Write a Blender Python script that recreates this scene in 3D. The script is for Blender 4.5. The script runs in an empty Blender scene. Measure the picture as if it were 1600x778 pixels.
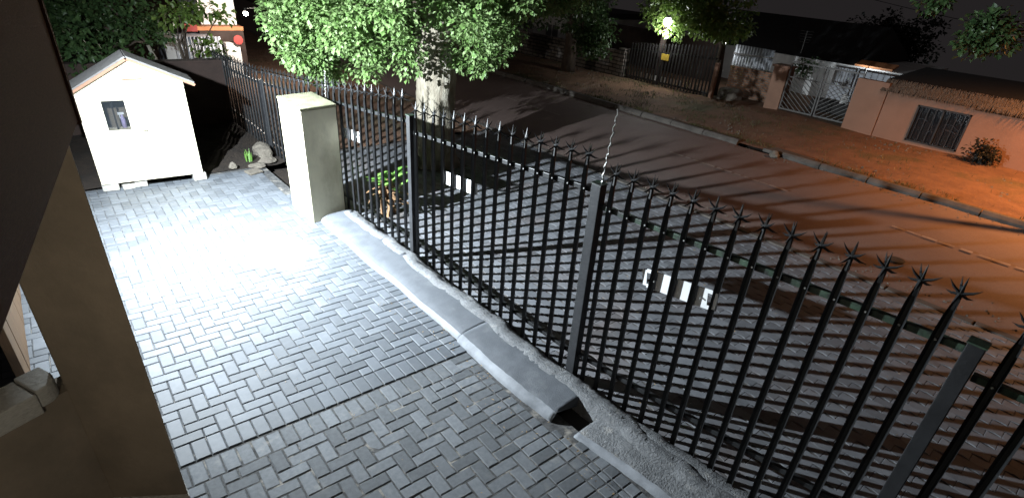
import bpy, bmesh, math, random
from mathutils import Vector, Matrix
random.seed(7)
rnd = random.random
U = random.uniform
R_ = math.radians
scene = bpy.context.scene
COL = scene.collection

# ------------------------------------------------------------------ camera
cam_d = bpy.data.cameras.new('camera')
cam = bpy.data.objects.new('camera', cam_d)
COL.objects.link(cam)
CAM = Vector((-0.01398, -3.44665, 3.24109))
RIGHT = Vector((0.756125, -0.649796, 0.077720))
DOWN = Vector((-0.269988, -0.417919, -0.867439))
FWD = Vector((0.596139, 0.634909, -0.491436))
m = Matrix((( RIGHT.x, -DOWN.x, -FWD.x, CAM.x), (RIGHT.y, -DOWN.y, -FWD.y, CAM.y), (RIGHT.z, -DOWN.z, -FWD.z, CAM.z), (0, 0, 0, 1)))
cam.matrix_world = m
cam_d.sensor_width = 36
cam_d.lens = 19.106
cam_d.shift_x = -0.01539
cam_d.shift_y = 0.02803
cam_d.clip_start = 0.05
cam_d.clip_end = 600
scene.camera = cam

# ------------------------------------------------------------------ world: overcast city night sky
w = bpy.data.worlds.new('World'); scene.world = w; w.use_nodes = True
nt = w.node_tree
for n in list(nt.nodes): nt.nodes.remove(n)
wo = nt.nodes.new('ShaderNodeOutputWorld'); bg = nt.nodes.new('ShaderNodeBackground')
bg.inputs[0].default_value = (0.0165, 0.0145, 0.0150, 1); bg.inputs[1].default_value = 1.0
nt.links.new(bg.outputs[0], wo.inputs[0])
# faint moon through the cloud
sd = bpy.data.lights.new('moon', 'SUN'); sd.energy = 0.012; sd.angle = R_(12); sd.color = (0.9, 0.95, 1)
so = bpy.data.objects.new('moon', sd); so.rotation_euler = (R_(35), R_(15), 0); COL.objects.link(so)
scene.view_settings.view_transform = 'Standard'; scene.view_settings.look = 'None'
scene.view_settings.exposure = 0.0; scene.view_settings.gamma = 1.0
scene.view_settings.use_curve_mapping = False
try:
    scene.cycles.max_bounces = 6; scene.cycles.diffuse_bounces = 4
    scene.cycles.sample_clamp_indirect = 4.0
    scene.cycles.use_denoising = True
except Exception: pass

# ------------------------------------------------------------------ materials
MATS = {}
def pmat(name, c1, c2=None, scale=8.0, rough=0.8, bump=0.0, bscale=60.0, c3=None, s3=1.2, t3=(0.5, 0.65), detail=6, spec=0.4,
         metal=0.0, objrand=0.0, island=0.0, coat=0.0, stretch=None, bdist=0.01):
    if name in MATS: return MATS[name]
    mt = bpy.data.materials.new(name); mt.use_nodes = True
    t = mt.node_tree; b = t.nodes['Principled BSDF']; L = t.links.new
    b.inputs['Roughness'].default_value = rough; b.inputs['Metallic'].default_value = metal
    b.inputs['Specular IOR Level'].default_value = spec
    tc = t.nodes.new('ShaderNodeTexCoord'); geo = t.nodes.new('ShaderNodeNewGeometry')
    vec = geo.outputs['Position']
    if stretch:
        mp = t.nodes.new('ShaderNodeMapping'); mp.inputs['Scale'].default_value = stretch; L(vec, mp.inputs[0]); vec = mp.outputs[0]
    col = None
    rgb = t.nodes.new('ShaderNodeRGB'); rgb.outputs[0].default_value = (*c1, 1); col = rgb.outputs[0]
    def mix(a, bcol, fac):
        mx = t.nodes.new('ShaderNodeMix'); mx.data_type = 'RGBA'
        L(fac, mx.inputs['Factor']); L(a, mx.inputs['A']); mx.inputs['B'].default_value = (*bcol, 1)
        return mx.outputs['Result']
    def noise(s, d=detail):
        n = t.nodes.new('ShaderNodeTexNoise'); n.inputs['Scale'].default_value = s; n.inputs['Detail'].default_value = d
        n.inputs['Roughness'].default_value = 0.62; L(vec, n.inputs['Vector']); return n.outputs['Fac']
    def ramp(f, a, bb):
        r = t.nodes.new('ShaderNodeMapRange'); r.inputs['From Min'].default_value = a; r.inputs['From Max'].default_value = bb
        L(f, r.inputs['Value']); return r.outputs[0]
    if c2: col = mix(col, c2, ramp(noise(scale), 0.32, 0.68))
    if c3: col = mix(col, c3, ramp(noise(s3), *t3))
    if objrand or island:
        if island: src = geo.outputs['Random Per Island']; amt = island
        else:
            oi = t.nodes.new('ShaderNodeObjectInfo'); src = oi.outputs['Random']; amt = objrand
        hv = t.nodes.new('ShaderNodeHueSaturation')
        r = t.nodes.new('ShaderNodeMapRange'); r.inputs['To Min'].default_value = 1 - amt; r.inputs['To Max'].default_value = 1 + amt
        L(src, r.inputs['Value']); L(r.outputs[0], hv.inputs['Value']); L(col, hv.inputs['Color']); col = hv.outputs[0]
    L(col, b.inputs['Base Color'])
    if bump:
        bp = t.nodes.new('ShaderNodeBump'); bp.inputs['Strength'].default_value = bump; bp.inputs['Distance'].default_value = bdist
        L(noise(bscale, 4), bp.inputs['Height']); L(bp.outputs[0], b.inputs['Normal'])
    if coat: b.inputs['Coat Weight'].default_value = coat
    MATS[name] = mt
    return mt
def emat(name, c, s):
    if name in MATS: return MATS[name]
    mt = bpy.data.materials.new(name); mt.use_nodes = True; b = mt.node_tree.nodes['Principled BSDF']
    b.inputs['Base Color'].default_value = (*c, 1); b.inputs['Emission Color'].default_value = (*c, 1); b.inputs['Emission Strength'].default_value = s
    MATS[name] = mt; return mt
def leafmat(name, c1, c2, var=0.35, rough=0.45):
    mt = bpy.data.materials.new(name); mt.use_nodes = True
    t = mt.node_tree; b = t.nodes['Principled BSDF']; L = t.links.new
    geo = t.nodes.new('ShaderNodeNewGeometry')
    mx = t.nodes.new('ShaderNodeMix'); mx.data_type = 'RGBA'
    L(geo.outputs['Random Per Island'], mx.inputs['Factor']); mx.inputs['A'].default_value = (*c1, 1); mx.inputs['B'].default_value = (*c2, 1)
    L(mx.outputs['Result'], b.inputs['Base Color']); b.inputs['Roughness'].default_value = rough; b.inputs['Specular IOR Level'].default_value = 0.5
    tr = t.nodes.new('ShaderNodeBsdfTranslucent'); L(mx.outputs['Result'], tr.inputs[0])
    ms = t.nodes.new('ShaderNodeMixShader'); ms.inputs[0].default_value = 0.3
    L(b.outputs[0], ms.inputs[1]); L(tr.outputs[0], ms.inputs[2]); L(ms.outputs[0], t.nodes['Material Output'].inputs['Surface'])
    MATS[name] = mt; return mt
def glassmat(name, c, rough=0.05, alpha=0.55):
    mt = bpy.data.materials.new(name); mt.use_nodes = True
    t = mt.node_tree; b = t.nodes['Principled BSDF']
    b.inputs['Base Color'].default_value = (*c, 1); b.inputs['Roughness'].default_value = rough; b.inputs['Alpha'].default_value = alpha
    b.inputs['Specular IOR Level'].default_value = 0.7
    MATS[name] = mt; return mt

M_paint = pmat('paving_paint', (0.105, 0.115, 0.128), (0.085, 0.094, 0.106), 14, 0.62, 0.25, 220, c3=(0.155, 0.162, 0.170), s3=2.2, t3=(0.56, 0.78), objrand=0.22, bdist=0.003)
M_paintI = pmat('paving_paint_field', (0.105, 0.115, 0.128), (0.085, 0.094, 0.106), 14, 0.62, 0.25, 220, c3=(0.155, 0.162, 0.170), s3=2.2, t3=(0.56, 0.78), island=0.22, bdist=0.003)
def pale_patch(mt, c, r0, colr):  # mixes a soft, noise-edged ellipse of another colour into the base colour
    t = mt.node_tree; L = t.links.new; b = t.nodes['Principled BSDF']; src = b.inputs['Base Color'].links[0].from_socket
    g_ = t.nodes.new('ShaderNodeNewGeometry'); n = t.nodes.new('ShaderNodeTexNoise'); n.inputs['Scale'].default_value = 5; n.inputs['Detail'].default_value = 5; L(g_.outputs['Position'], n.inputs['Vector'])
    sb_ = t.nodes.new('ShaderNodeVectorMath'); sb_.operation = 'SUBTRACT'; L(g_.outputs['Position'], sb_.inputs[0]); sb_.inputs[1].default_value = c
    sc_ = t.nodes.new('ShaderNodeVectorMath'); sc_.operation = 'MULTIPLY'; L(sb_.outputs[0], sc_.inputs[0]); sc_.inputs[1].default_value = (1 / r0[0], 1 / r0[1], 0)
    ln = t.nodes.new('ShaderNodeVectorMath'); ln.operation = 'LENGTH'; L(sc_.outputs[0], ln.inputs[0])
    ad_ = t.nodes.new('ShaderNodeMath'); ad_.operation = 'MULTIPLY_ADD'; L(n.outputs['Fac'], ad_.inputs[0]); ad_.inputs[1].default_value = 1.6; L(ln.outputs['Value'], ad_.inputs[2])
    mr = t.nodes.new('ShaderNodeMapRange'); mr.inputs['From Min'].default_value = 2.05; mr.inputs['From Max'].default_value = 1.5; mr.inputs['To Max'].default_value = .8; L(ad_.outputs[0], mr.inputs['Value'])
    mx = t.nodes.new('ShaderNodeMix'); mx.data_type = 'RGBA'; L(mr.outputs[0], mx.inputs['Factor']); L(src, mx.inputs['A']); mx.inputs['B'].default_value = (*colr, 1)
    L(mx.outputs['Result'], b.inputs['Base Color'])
for q in (M_paint, M_paintI): pale_patch(q, (1.74, 2.95, 0), (.30, .50), (.40, .40, .39))
M_worn = pmat('paving_worn', (0.125, 0.134, 0.144), (0.090, 0.097, 0.105), 30, 0.72, 0.7, 160, c3=(0.19, 0.19, 0.185), s3=5, t3=(0.60, 0.80), objrand=0.3, bdist=0.005)
M_wornI = pmat('paving_worn_field', (0.125, 0.134, 0.144), (0.090, 0.097, 0.105), 30, 0.72, 0.7, 160, c3=(0.19, 0.19, 0.185), s3=5, t3=(0.60, 0.80), island=0.3, bdist=0.005)
M_joint = pmat('joint_sand', (0.10, 0.10, 0.10), (0.030, 0.030, 0.030), 22, 0.95, 0.6, 200, c3=(0.26, 0.24, 0.21), s3=7, t3=(0.54, 0.68))
M_apron = pmat('apron_brick', (0.140, 0.146, 0.158), (0.105, 0.110, 0.120), 9, 0.68, 0.25, 160, c3=(0.125, 0.098, 0.090), s3=0.8, t3=(0.52, 0.8), objrand=0.25, bdist=0.006)
M_apronI = pmat('apron_brick_field', (0.140, 0.146, 0.158), (0.105, 0.110, 0.120), 9, 0.68, 0.25, 160, c3=(0.125, 0.098, 0.090), s3=0.8, t3=(0.52, 0.8), island=0.25, bdist=0.006)
M_apronj = pmat('apron_joint', (0.075, 0.070, 0.066), (0.11, 0.10, 0.095), 20, 0.95, 0.5, 150)
M_kerbp = pmat('kerb_paint', (0.098, 0.106, 0.118), (0.072, 0.079, 0.089), 7, 0.7, 0.5, 90, c3=(0.14, 0.146, 0.152), s3=3, t3=(0.58, 0.75))
M_lip = pmat('kerb_lip_cement', (0.25, 0.265, 0.285), (0.10, 0.108, 0.118), 3.0, 0.75, 0.4, 90)
M_rough = pmat('rough_concrete', (0.20, 0.205, 0.21), (0.11, 0.115, 0.12), 26, 0.9, 1.0, 70, c3=(0.30, 0.29, 0.27), s3=9, t3=(0.58, 0.75), bdist=0.02)
M_soil = pmat('dark_soil', (0.032, 0.022, 0.015), (0.016, 0.011, 0.008), 9, 0.95, 1.0, 30, bdist=0.04)
M_verge = pmat('red_soil', (0.185, 0.102, 0.060), (0.115, 0.063, 0.038), 2.2, 0.95, 1.0, 14, c3=(0.085, 0.075, 0.036), s3=0.55, t3=(0.52, 0.70), bdist=0.05)
M_road = pmat('asphalt', (0.165, 0.116, 0.099), (0.120, 0.084, 0.072), 38, 0.75, 0.9, 90, c3=(0.118, 0.080, 0.068), s3=0.55, t3=(0.48, 0.72), bdist=0.006)
M_kerbc = pmat('kerb_concrete', (0.10, 0.088, 0.076), (0.055, 0.048, 0.042), 4, 0.9, 0.6, 40)
M_black = pmat('black_fence_paint', (0.012, 0.0125, 0.013), (0.020, 0.021, 0.022), 18, 0.42, 0.3, 60, c3=(0.045, 0.047, 0.047), s3=11, t3=(0.64, 0.82), spec=0.4, bdist=0.002)
M_green = pmat('green_worn_rail', (0.022, 0.042, 0.026), (0.05, 0.085, 0.055), 16, 0.45, 0.3, 60, c3=(0.02, 0.022, 0.02), s3=9, t3=(0.45, 0.6), spec=0.5)
M_post = pmat('post_paint', (0.016, 0.0165, 0.018), (0.026, 0.027, 0.029), 9, 0.5, 0.2, 50, spec=0.35)
M_galv = pmat('galvanised', (0.42, 0.42, 0.40), (0.28, 0.28, 0.27), 40, 0.45, 0.2, 80, metal=0.6)
M_white = pmat('white_plastic', (0.80, 0.81, 0.82), (0.74, 0.75, 0.76), 10, 0.4)
M_plaster = pmat('pillar_plaster', (0.62, 0.58, 0.42), (0.54, 0.50, 0.37), 5, 0.9, 0.5, 45, c3=(0.30, 0.275, 0.19), s3=2.0, t3=(0.55, 0.80), stretch=(1, 1, 0.55), bdist=0.006)
M_pcap = pmat('pillar_top_stain', (0.24, 0.235, 0.15), (0.12, 0.12, 0.07), 7, 0.95, 0.5, 60)
M_shed = pmat('shed_cream', (0.80, 0.73, 0.56), (0.76, 0.69, 0.51), 3, 0.6, 0.15, 50, stretch=(1, 1, 6))
M_shedroof = pmat('shed_roof_felt', (0.16, 0.155, 0.15), (0.11, 0.105, 0.10), 14, 0.9, 0.5, 80)
M_fascia = pmat('shed_fascia_wood', (0.25, 0.135, 0.085), (0.20, 0.105, 0.065), 9, 0.7, 0.3, 40, stretch=(4, 1, 1))
M_dark = pmat('dark_interior', (0.03, 0.028, 0.026), (0.02, 0.019, 0.018), 4, 0.9)
M_block = pmat('cement_block', (0.46, 0.44, 0.40), (0.30, 0.29, 0.26), 18, 0.95, 0.9, 60)
M_bark = pmat('bark', (0.30, 0.27, 0.21), (0.16, 0.135, 0.10), 10, 0.95, 1.0, 22, c3=(0.40, 0.37, 0.30), s3=3.5, t3=(0.52, 0.66), stretch=(1, 1, 0.35), bdist=0.03)
M_barkd = pmat('bark_dark', (0.10, 0.075, 0.055), (0.05, 0.038, 0.03), 9, 0.95, 1.0, 20, stretch=(1, 1, 0.3), bdist=0.03)
M_beam = pmat('brown_fascia', (0.125, 0.058, 0.032), (0.09, 0.042, 0.024), 30, 0.8, 0.3, 60, stretch=(1, 1, 7), spec=0.03)
M_col = pmat('column_plaster', (0.29, 0.235, 0.175), (0.22, 0.178, 0.132), 3.0, 0.9, 0.3, 40, c3=(0.14, 0.118, 0.09), s3=1.7, t3=(0.42, 0.85))
M_coping = pmat('cast_coping', (0.50, 0.49, 0.45), (0.36, 0.35, 0.32), 40, 0.9, 1.0, 55, stretch=(1, 1, 3), bdist=0.012)
M_board = pmat('brown_board', (0.27, 0.17, 0.10), (0.20, 0.125, 0.075), 12, 0.7, 0.3, 30, stretch=(5, 5, 0.5))
M_bwall = pmat('dark_brown_wall', (0.050, 0.032, 0.026), (0.034, 0.023, 0.019), 4, 0.9, 0.5, 30)
M_corr = pmat('corrugated_iron', (0.42, 0.44, 0.47), (0.30, 0.31, 0.33), 6, 0.55, 0.2, 30, metal=0.2)
M_wallw = pmat('white_wall', (0.70, 0.68, 0.66), (0.58, 0.56, 0.53), 3, 0.85)
M_red = pmat('red_paint', (0.26, 0.03, 0.025), (0.20, 0.025, 0.02), 6, 0.6)
M_orange = pmat('orange_tile', (0.42, 0.17, 0.07), (0.34, 0.13, 0.05), 6, 0.7)
M_salmon = pmat('salmon_plaster', (0.27, 0.155, 0.105), (0.235, 0.135, 0.09), 1.6, 0.9, 0.3, 24, c3=(0.18, 0.105, 0.072), s3=0.9, t3=(0.52, 0.8))
M_thatch = pmat('thatch', (0.20, 0.15, 0.11), (0.10, 0.075, 0.055), 30, 0.95, 1.0, 30, stretch=(1, 1, 0.2), bdist=0.04)
M_roofd = pmat('dark_roof', (0.013, 0.012, 0.012), (0.009, 0.008, 0.008), 4, 0.85, 0.5, 20)
M_gatem = pmat('grey_gate_steel', (0.14, 0.135, 0.13), (0.09, 0.085, 0.08), 10, 0.5, 0.1, 40, metal=0.3)
M_yellow = pmat('yellow_sign', (0.55, 0.38, 0.05), (0.48, 0.33, 0.05), 12, 0.5)
M_iron = pmat('cast_iron', (0.014, 0.013, 0.013), (0.024, 0.022, 0.02), 14, 0.6, 0.6, 40)
M_stone = pmat('grey_stone', (0.17, 0.15, 0.12), (0.10, 0.085, 0.07), 9, 0.95, 1.0, 30, bdist=0.02)
M_mark = pmat('worn_road_paint', (0.27, 0.23, 0.205), (0.17, 0.13, 0.11), 9, 0.8)
M_purple = pmat('lilac_bottle', (0.45, 0.38, 0.62), (0.40, 0.33, 0.56), 5, 0.4)
M_litter = pmat('dry_leaf', (0.36, 0.25, 0.12), (0.26, 0.17, 0.08), 20, 0.8, island=0.4)
M_dry = pmat('dry_plant', (0.22, 0.13, 0.065), (0.14, 0.08, 0.04), 20, 0.85, island=0.3)
LF_near = leafmat('leaf_street_tree', (0.105, 0.200, 0.048), (0.215, 0.300, 0.125))
LF_dark = leafmat('leaf_dark', (0.040, 0.085, 0.030), (0.070, 0.12, 0.040))
LF_lime = leafmat('leaf_lime', (0.11, 0.19, 0.035), (0.16, 0.23, 0.06))
LF_black = leafmat('leaf_far_dark', (0.012, 0.014, 0.010), (0.020, 0.021, 0.016))
LF_blade = leafmat('leaf_blade', (0.10, 0.24, 0.04), (0.16, 0.30, 0.07))
M_grass = leafmat('verge_grass_blades', (0.055, 0.075, 0.025), (0.10, 0.085, 0.04))
M_pane = glassmat('window_glass', (0.02, 0.025, 0.03), 0.06, 0.35)

# brick pattern material for far walls whose bricks are too small to pick apart
def brickmat(name, c1, c2, mo, sx=2.2, rot=False):
    mt = bpy.data.materials.new(name); mt.use_nodes = True; t = mt.node_tree; b = t.nodes['Principled BSDF']; L = t.links.new
    tc = t.nodes.new('ShaderNodeTexCoord'); sp = t.nodes.new('ShaderNodeSeparateXYZ'); cb = t.nodes.new('ShaderNodeCombineXYZ')
    L(tc.outputs['Object'], sp.inputs[0]); L(sp.outputs['Y'], cb.inputs[0]); L(sp.outputs['Z'], cb.inputs[1])
    br = t.nodes.new('ShaderNodeTexBrick'); L(cb.outputs[0], br.inputs['Vector'])
    br.inputs['Color1'].default_value = (*c1, 1); br.inputs['Color2'].default_value = (*c2, 1); br.inputs['Mortar'].default_value = (*mo, 1)
    br.inputs['Scale'].default_value = sx; br.inputs['Mortar Size'].default_value = 0.03
    br.inputs['Brick Width'].default_value = 0.5; br.inputs['Row Height'].default_value = 0.17
    L(br.outputs['Color'], b.inputs['Base Color']); b.inputs['Roughness'].default_value = 0.9
    bp = t.nodes.new('ShaderNodeBump'); bp.inputs['Strength'].default_value = 0.8; bp.inputs['Distance'].default_value = 0.02; bp.invert = True
    L(br.outputs['Fac'], bp.inputs['Height']); L(bp.outputs[0], b.inputs['Normal'])
    MATS[name] = mt; return mt
M_brick = brickmat('orange_brick', (0.30, 0.15, 0.085), (0.22, 0.11, 0.065), (0.20, 0.16, 0.13))
M_slatb = brickmat('grey_split_block', (0.20, 0.17, 0.145), (0.13, 0.11, 0.095), (0.045, 0.04, 0.035), 1.3)

# ------------------------------------------------------------------ mesh builder
class MB:
    def __init__(s): s.v = []; s.f = []
    def add(s, vs, fs):
        o = len(s.v); s.v += [tuple(v) for v in vs]; s.f += [tuple(i + o for i in f) for f in fs]; return s
    def box(s, a, b, mt=None):
        x0, y0, z0 = a; x1, y1, z1 = b
        vs = [(x0, y0, z0), (x1, y0, z0), (x1, y1, z0), (x0, y1, z0), (x0, y0, z1), (x1, y0, z1), (x1, y1, z1), (x0, y1, z1)]
        if mt: vs = [mt @ Vector(v) for v in vs]
        return s.add(vs, [(0, 3, 2, 1), (4, 5, 6, 7), (0, 1, 5, 4), (1, 2, 6, 5), (2, 3, 7, 6), (3, 0, 4, 7)])
    def quadprism(s, pts, z0, z1):
        n = len(pts); vs = [(p[0], p[1], z0) for p in pts] + [(p[0], p[1], z1) for p in pts]
        fs = [tuple(range(n - 1, -1, -1)), tuple(range(n, 2 * n))] + [(i, (i + 1) % n, n + (i + 1) % n, n + i) for i in range(n)]
        return s.add(vs, fs)
    def tube(s, pts, rad, n=6, cap=True):
        pts = [Vector(p) for p in pts]
        if not isinstance(rad, (list, tuple)): rad = [rad] * len(pts)
        base = len(s.v); prev = None
        for i, p in enumerate(pts):
            d = (pts[min(i + 1, len(pts) - 1)] - pts[max(i - 1, 0)]).normalized()
            if prev is None:
                a = d.cross(Vector((0, 0, 1)));
                if a.length < 0.05: a = d.cross(Vector((1, 0, 0)))
                a.normalize()
            else: a = (prev - d * prev.dot(d)).normalized()
            prev = a; b = d.cross(a)
            for k in range(n):
                t = 2 * math.pi * k / n; s.v.append(tuple(p + (a * math.cos(t) + b * math.sin(t)) * rad[i]))
        for i in range(len(pts) - 1):
            for k in range(n):
                q = base + i * n; s.f.append((q + k, q + (k + 1) % n, q + n + (k + 1) % n, q + n + k))
        if cap:
            s.f.append(tuple(base + k for k in range(n - 1, -1, -1))); e = base + (len(pts) - 1) * n; s.f.append(tuple(e + k for k in range(n)))
        return s
    def bar(s, a, b, w, h, up=Vector((0, 0, 1))):
        a = Vector(a); b = Vector(b); d = (b - a).normalized(); sx = d.cross(up)
        if sx.length < 0.05: sx = d.cross(Vector((1, 0, 0)))
        sx.normalize(); u = sx.cross(d); vs = []
        for p in (a, b):
            for i, j in ((-1, -1), (1, -1), (1, 1), (-1, 1)): vs.append(p + sx * (i * w / 2) + u * (j * h / 2))
        return s.add(vs, [(0, 1, 2, 3), (7, 6, 5, 4), (0, 4, 5, 1), (1, 5, 6, 2), (2, 6, 7, 3), (3, 7, 4, 0)])
    def mesh(s, name, smooth=False):
        me = bpy.data.meshes.new(name); me.from_pydata(s.v, [], s.f); me.update()
        bm = bmesh.new(); bm.from_mesh(me); bmesh.ops.recalc_face_normals(bm, faces=bm.faces); bm.to_mesh(me); bm.free()
        if smooth:
            for p in me.polygons: p.use_smooth = True
        return me
    def build(s, name, mat, parent=None, smooth=False, bevel=0.0):
        o = link(name, s.mesh(name, smooth), mat, parent)
        if bevel:
            md = o.modifiers.new('edge', 'BEVEL'); md.width = bevel; md.segments = 2; md.limit_method = 'ANGLE'
        return o
def link(name, me, mat, parent=None, loc=None, rot=None):
    o = bpy.data.objects.new(name, me)
    if mat is not None and len(me.materials) == 0: me.materials.append(mat)
    COL.objects.link(o)
    if parent is not None: o.parent = parent
    if loc is not None: o.location = loc
    if rot is not None: o.rotation_euler = rot
    return o
def tag(o, label, cat, group=None, kind=None):
    o['label'] = label
    if cat: o['category'] = cat
    if group: o['group'] = group
    if kind: o['kind'] = kind
    return o
def thing(name, label, cat, loc=(0, 0, 0), rz=0, group=None):
    o = bpy.data.objects.new(name, None); o.empty_display_size = 0.1; COL.objects.link(o)
    o.location = loc; o.rotation_euler = (0, 0, rz); return tag(o, label, cat, group)
def struct(o, label=None):
    o['kind'] = 'structure'
    if label: o['label'] = label
    return o
def noise2(x, y, s=1.0):
    return (math.sin(x * 12.9 * s + y * 4.1) + math.sin(y * 17.3 * s - x * 7.7 + 1.3) + math.sin((x + y) * 31.0 * s + 0.7) * 0.6) / 2.6
def sheet(name, x0, x1, y0, y1, z, mat, nx=1, ny=1, amp=0.0, zf=None):
    b = MB(); vs = []; fs = []
    for j in range(ny + 1):
        for i in range(nx + 1):
            x = x0 + (x1 - x0) * i / nx; y = y0 + (y1 - y0) * j / ny
            zz = z + (zf(x, y) if zf else 0) + (amp * noise2(x, y, 0.35) if amp else 0)
            vs.append((x, y, zz))
    for j in range(ny):
        for i in range(nx):
            a = j * (nx + 1) + i; fs.append((a, a + 1, a + nx + 2, a + nx + 1))
    b.add(vs, fs); return b.build(name, mat, smooth=amp > 0)

# ================================================================== SETTING
def hill(x, y): return -max(0, x - 27) * .125
ground = struct(sheet('ground', -150, 250, -150, 250, -0.16, M_soil, 400, 2, 0, hill))
driveway = struct(sheet('driveway', -2.4, 2.62, -4.2, 6.15, -0.012, M_joint, 1, 1))
apron = struct(sheet('street_apron', 3.0, 7.80, -9.0, 6.6, -0.0605, M_apronj))
road = struct(sheet('road', 7.93, 12.55, -60, 70, -0.058, M_road, 12, 300, 0.012))
verge = struct(sheet('verge', 12.68, 60, -60, 70, -0.02, M_verge, 60, 160, 0.05, hill))
nverge = struct(sheet('tree_bed', 2.75, 7.80, 6.6, 60, -0.05, M_verge, 16, 120, 0.04))
bed = struct(sheet('flower_bed', -2.4, 3.1, 6.15, 9.2, 0.0, M_soil, 40, 24, 0.06))

# near road edge: flush concrete edging; far kerb: raised stones
ek = MB()
y = -40.0
near_edge = struct(bpy.data.objects.new('road_edging', None)); COL.objects.link(near_edge)
far_kerb = struct(bpy.data.objects.new('far_kerb', None)); COL.objects.link(far_kerb)
y = -14.0
while y < 34:
    l = 0.98
    b = MB(); b.box((7.80 + U(-.008, .008), y, -0.12), (7.93, y + l, -0.040 + U(-.006, .006))); b.build('edging_stone', M_kerbc, near_edge, bevel=0.012)
    if not (1.55 < y < 2.4):
        b = MB(); x = 12.58 + U(-.02, .02)
        vs = [(x, y, -.12), (x + .16, y, -.12), (x + .16, y, .055), (x + .06, y, .055), (x, y, -.01)]
        vs2 = [(a, y + l, c) for a, _, c in vs]
        b.add(vs + vs2, [(4, 3, 2, 1, 0), (5, 6, 7, 8, 9)] + [(i, (i + 1) % 5, 5 + (i + 1) % 5, 5 + i) for i in range(5)])
        b.build('kerb_stone', M_kerbc, far_kerb, bevel=0.012)
    y += 1.0
# faint worn line down the road and a pale patch
b = MB()
for (ya, yb, xx) in ((6.9, 9.2, 10.35), (0.6, 3.4, 10.35), (-4.6, -1.2, 10.35), (-9, -6.5, 10.35)):
    n = 14
    for k in range(n):
        a0 = ya + (yb - ya) * k / n; a1 = a0 + (yb - ya) / n * U(.6, .98)
        wd = U(.018, .035)
        b.add([(xx - wd, a0, -.030), (xx + wd, a0, -.030), (xx + wd, a1, -.030), (xx - wd, a1, -.030)], [(0, 1, 2, 3)])
lm = b.build('lane_line', M_mark, road)

# ------------------------------------------------------------------ driveway pavers (herringbone with soldier rows)
b = MB(); b.box((2.62, -4.2, -.1), (2.80, -1.50, -.012)); b.build('bedding', M_joint, driveway)
UN = 0.1045
PO = Vector((2.352, -0.02)); ROT = R_(-1.3)
cr, sr = math.cos(ROT), math.sin(ROT)
def g2w(u, v):
    dx = (u - 24) * UN; dy = v * UN
    return PO.x + dx * cr - dy * sr, PO.y + dx * sr + dy * cr
def pavermesh(nm, lu, lv, gap, ch, hgt, mat):
    a = lu * UN / 2 - gap / 2; c = lv * UN / 2 - gap / 2; b = MB(); vs = []
    def ring(dx, z, k=1):
        r = 0.004
        return [(-a + dx, -c + dx, z), (a - dx, -c + dx, z), (a - dx, c - dx, z), (-a + dx, c - dx, z)]
    vs = ring(0, -0.05) + ring(0, hgt - ch) + ring(ch * 1.15, hgt)
    fs = []
    for r in range(2):
        for i in range(4): fs.append((r * 4 + i, r * 4 + (i + 1) % 4, r * 4 + 4 + (i + 1) % 4, r * 4 + 4 + i))
    fs.append((8, 9, 10, 11)); b.add(vs, fs); me = b.mesh(nm); me.materials.append(mat); return me
cells = {}
pav = []   # (u centre, v centre, lu, lv, worn)
def kind_of(i, j):
    k = (i - j) % 4
    return k
def herring(i0, i1, j0, j1, worn):
    done = set()
    for j in range(j0, j1):
        for i in range(i0, i1):
            if (i, j) in done: continue
            k = (i - j) % 4
            if k == 0: oth = (i + 1, j)
            elif k == 1: oth = (i - 1, j)
            elif k == 3: oth = (i, j + 1)
            else: oth = (i, j - 1)
            done.add((i, j))
            if i0 <= oth[0] < i1 and j0 <= oth[1] < j1:
                done.add(oth); lu = 2 if oth[1] == j else 1; lv = 2 if oth[0] == i else 1
                pav.append(((i + oth[0]) / 2 + .5, (j + oth[1]) / 2 + .5, lu, lv, worn))
            else: pav.append((i + .5, j + .5, 1, 1, worn))
herring(-22, 24, 2, 58, False)
for i in range(-22, 24): pav.append((i + .5, 1.0, 1, 2, False))
for j in range(0, 58): pav.append((24.68, j + .5, 1.36, 1, False))
for i in range(-22, 23): pav.append((i + .9, -1.13, 1, 2, True))
n0 = len(pav); herring(-22, 22, -40, -2, True)
for q in range(n0, len(pav)): pav[q] = (pav[q][0], pav[q][1] - .14, *pav[q][2:])
for j in range(-40, 0): pav.append((23.0 if j < -2 else 24.2, j + .46, 2, 1, True)); 
for j in range(-40, -2): pav.append((24.52, j + .46, 1.0, 1, True))
for j in range(-40, -12): pav.append((25.3, j + .46, .56, 1, True)); pav.append((26.08, j + .46, 1.0, 1, True))
pm = {}
def pmesh(lu, lv, worn, field):
    key = (lu, lv, worn)
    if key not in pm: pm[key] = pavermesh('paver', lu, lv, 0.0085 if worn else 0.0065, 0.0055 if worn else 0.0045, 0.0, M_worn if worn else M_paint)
    return pm[key]
allp = []
for (u, v, lu, lv, worn) in pav:
    x, yy = g2w(u, v)
    if x > (2.53 if yy > -1.5 else 2.75) or yy > 6.1 or yy < -3.2: continue
    P = Vector((x, yy, 0)) - CAM; zc = P.dot(FWD)
    if zc < 0.3: continue
    px = 824.6 + 849.15 * P.dot(RIGHT) / zc; py = 433.9 + 849.15 * P.dot(DOWN) / zc
    vis = (-20 < px < 1620 and -20 < py < 800)
    hid = px < 150 + max(0, py - 300) * 0.33     # behind the column
    if not (-500 < px < 2000 and -300 < py < 1300): continue
    if x < -1.5: continue
    z = U(-.0016, .0016) if not worn else U(-.011, -.004)
    tx, ty = (U(-.004, .004), U(-.004, .004)) if not worn else (U(-.016, .016), U(-.016, .016))
    allp.append((0 if (vis and not hid) else 1, zc, x, yy, z, lu, lv, worn, tx, ty, ROT + (U(-.006, .006) if not worn else U(-.018, .018))))
allp.sort(key=lambda t: (t[0], t[1]))
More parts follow.
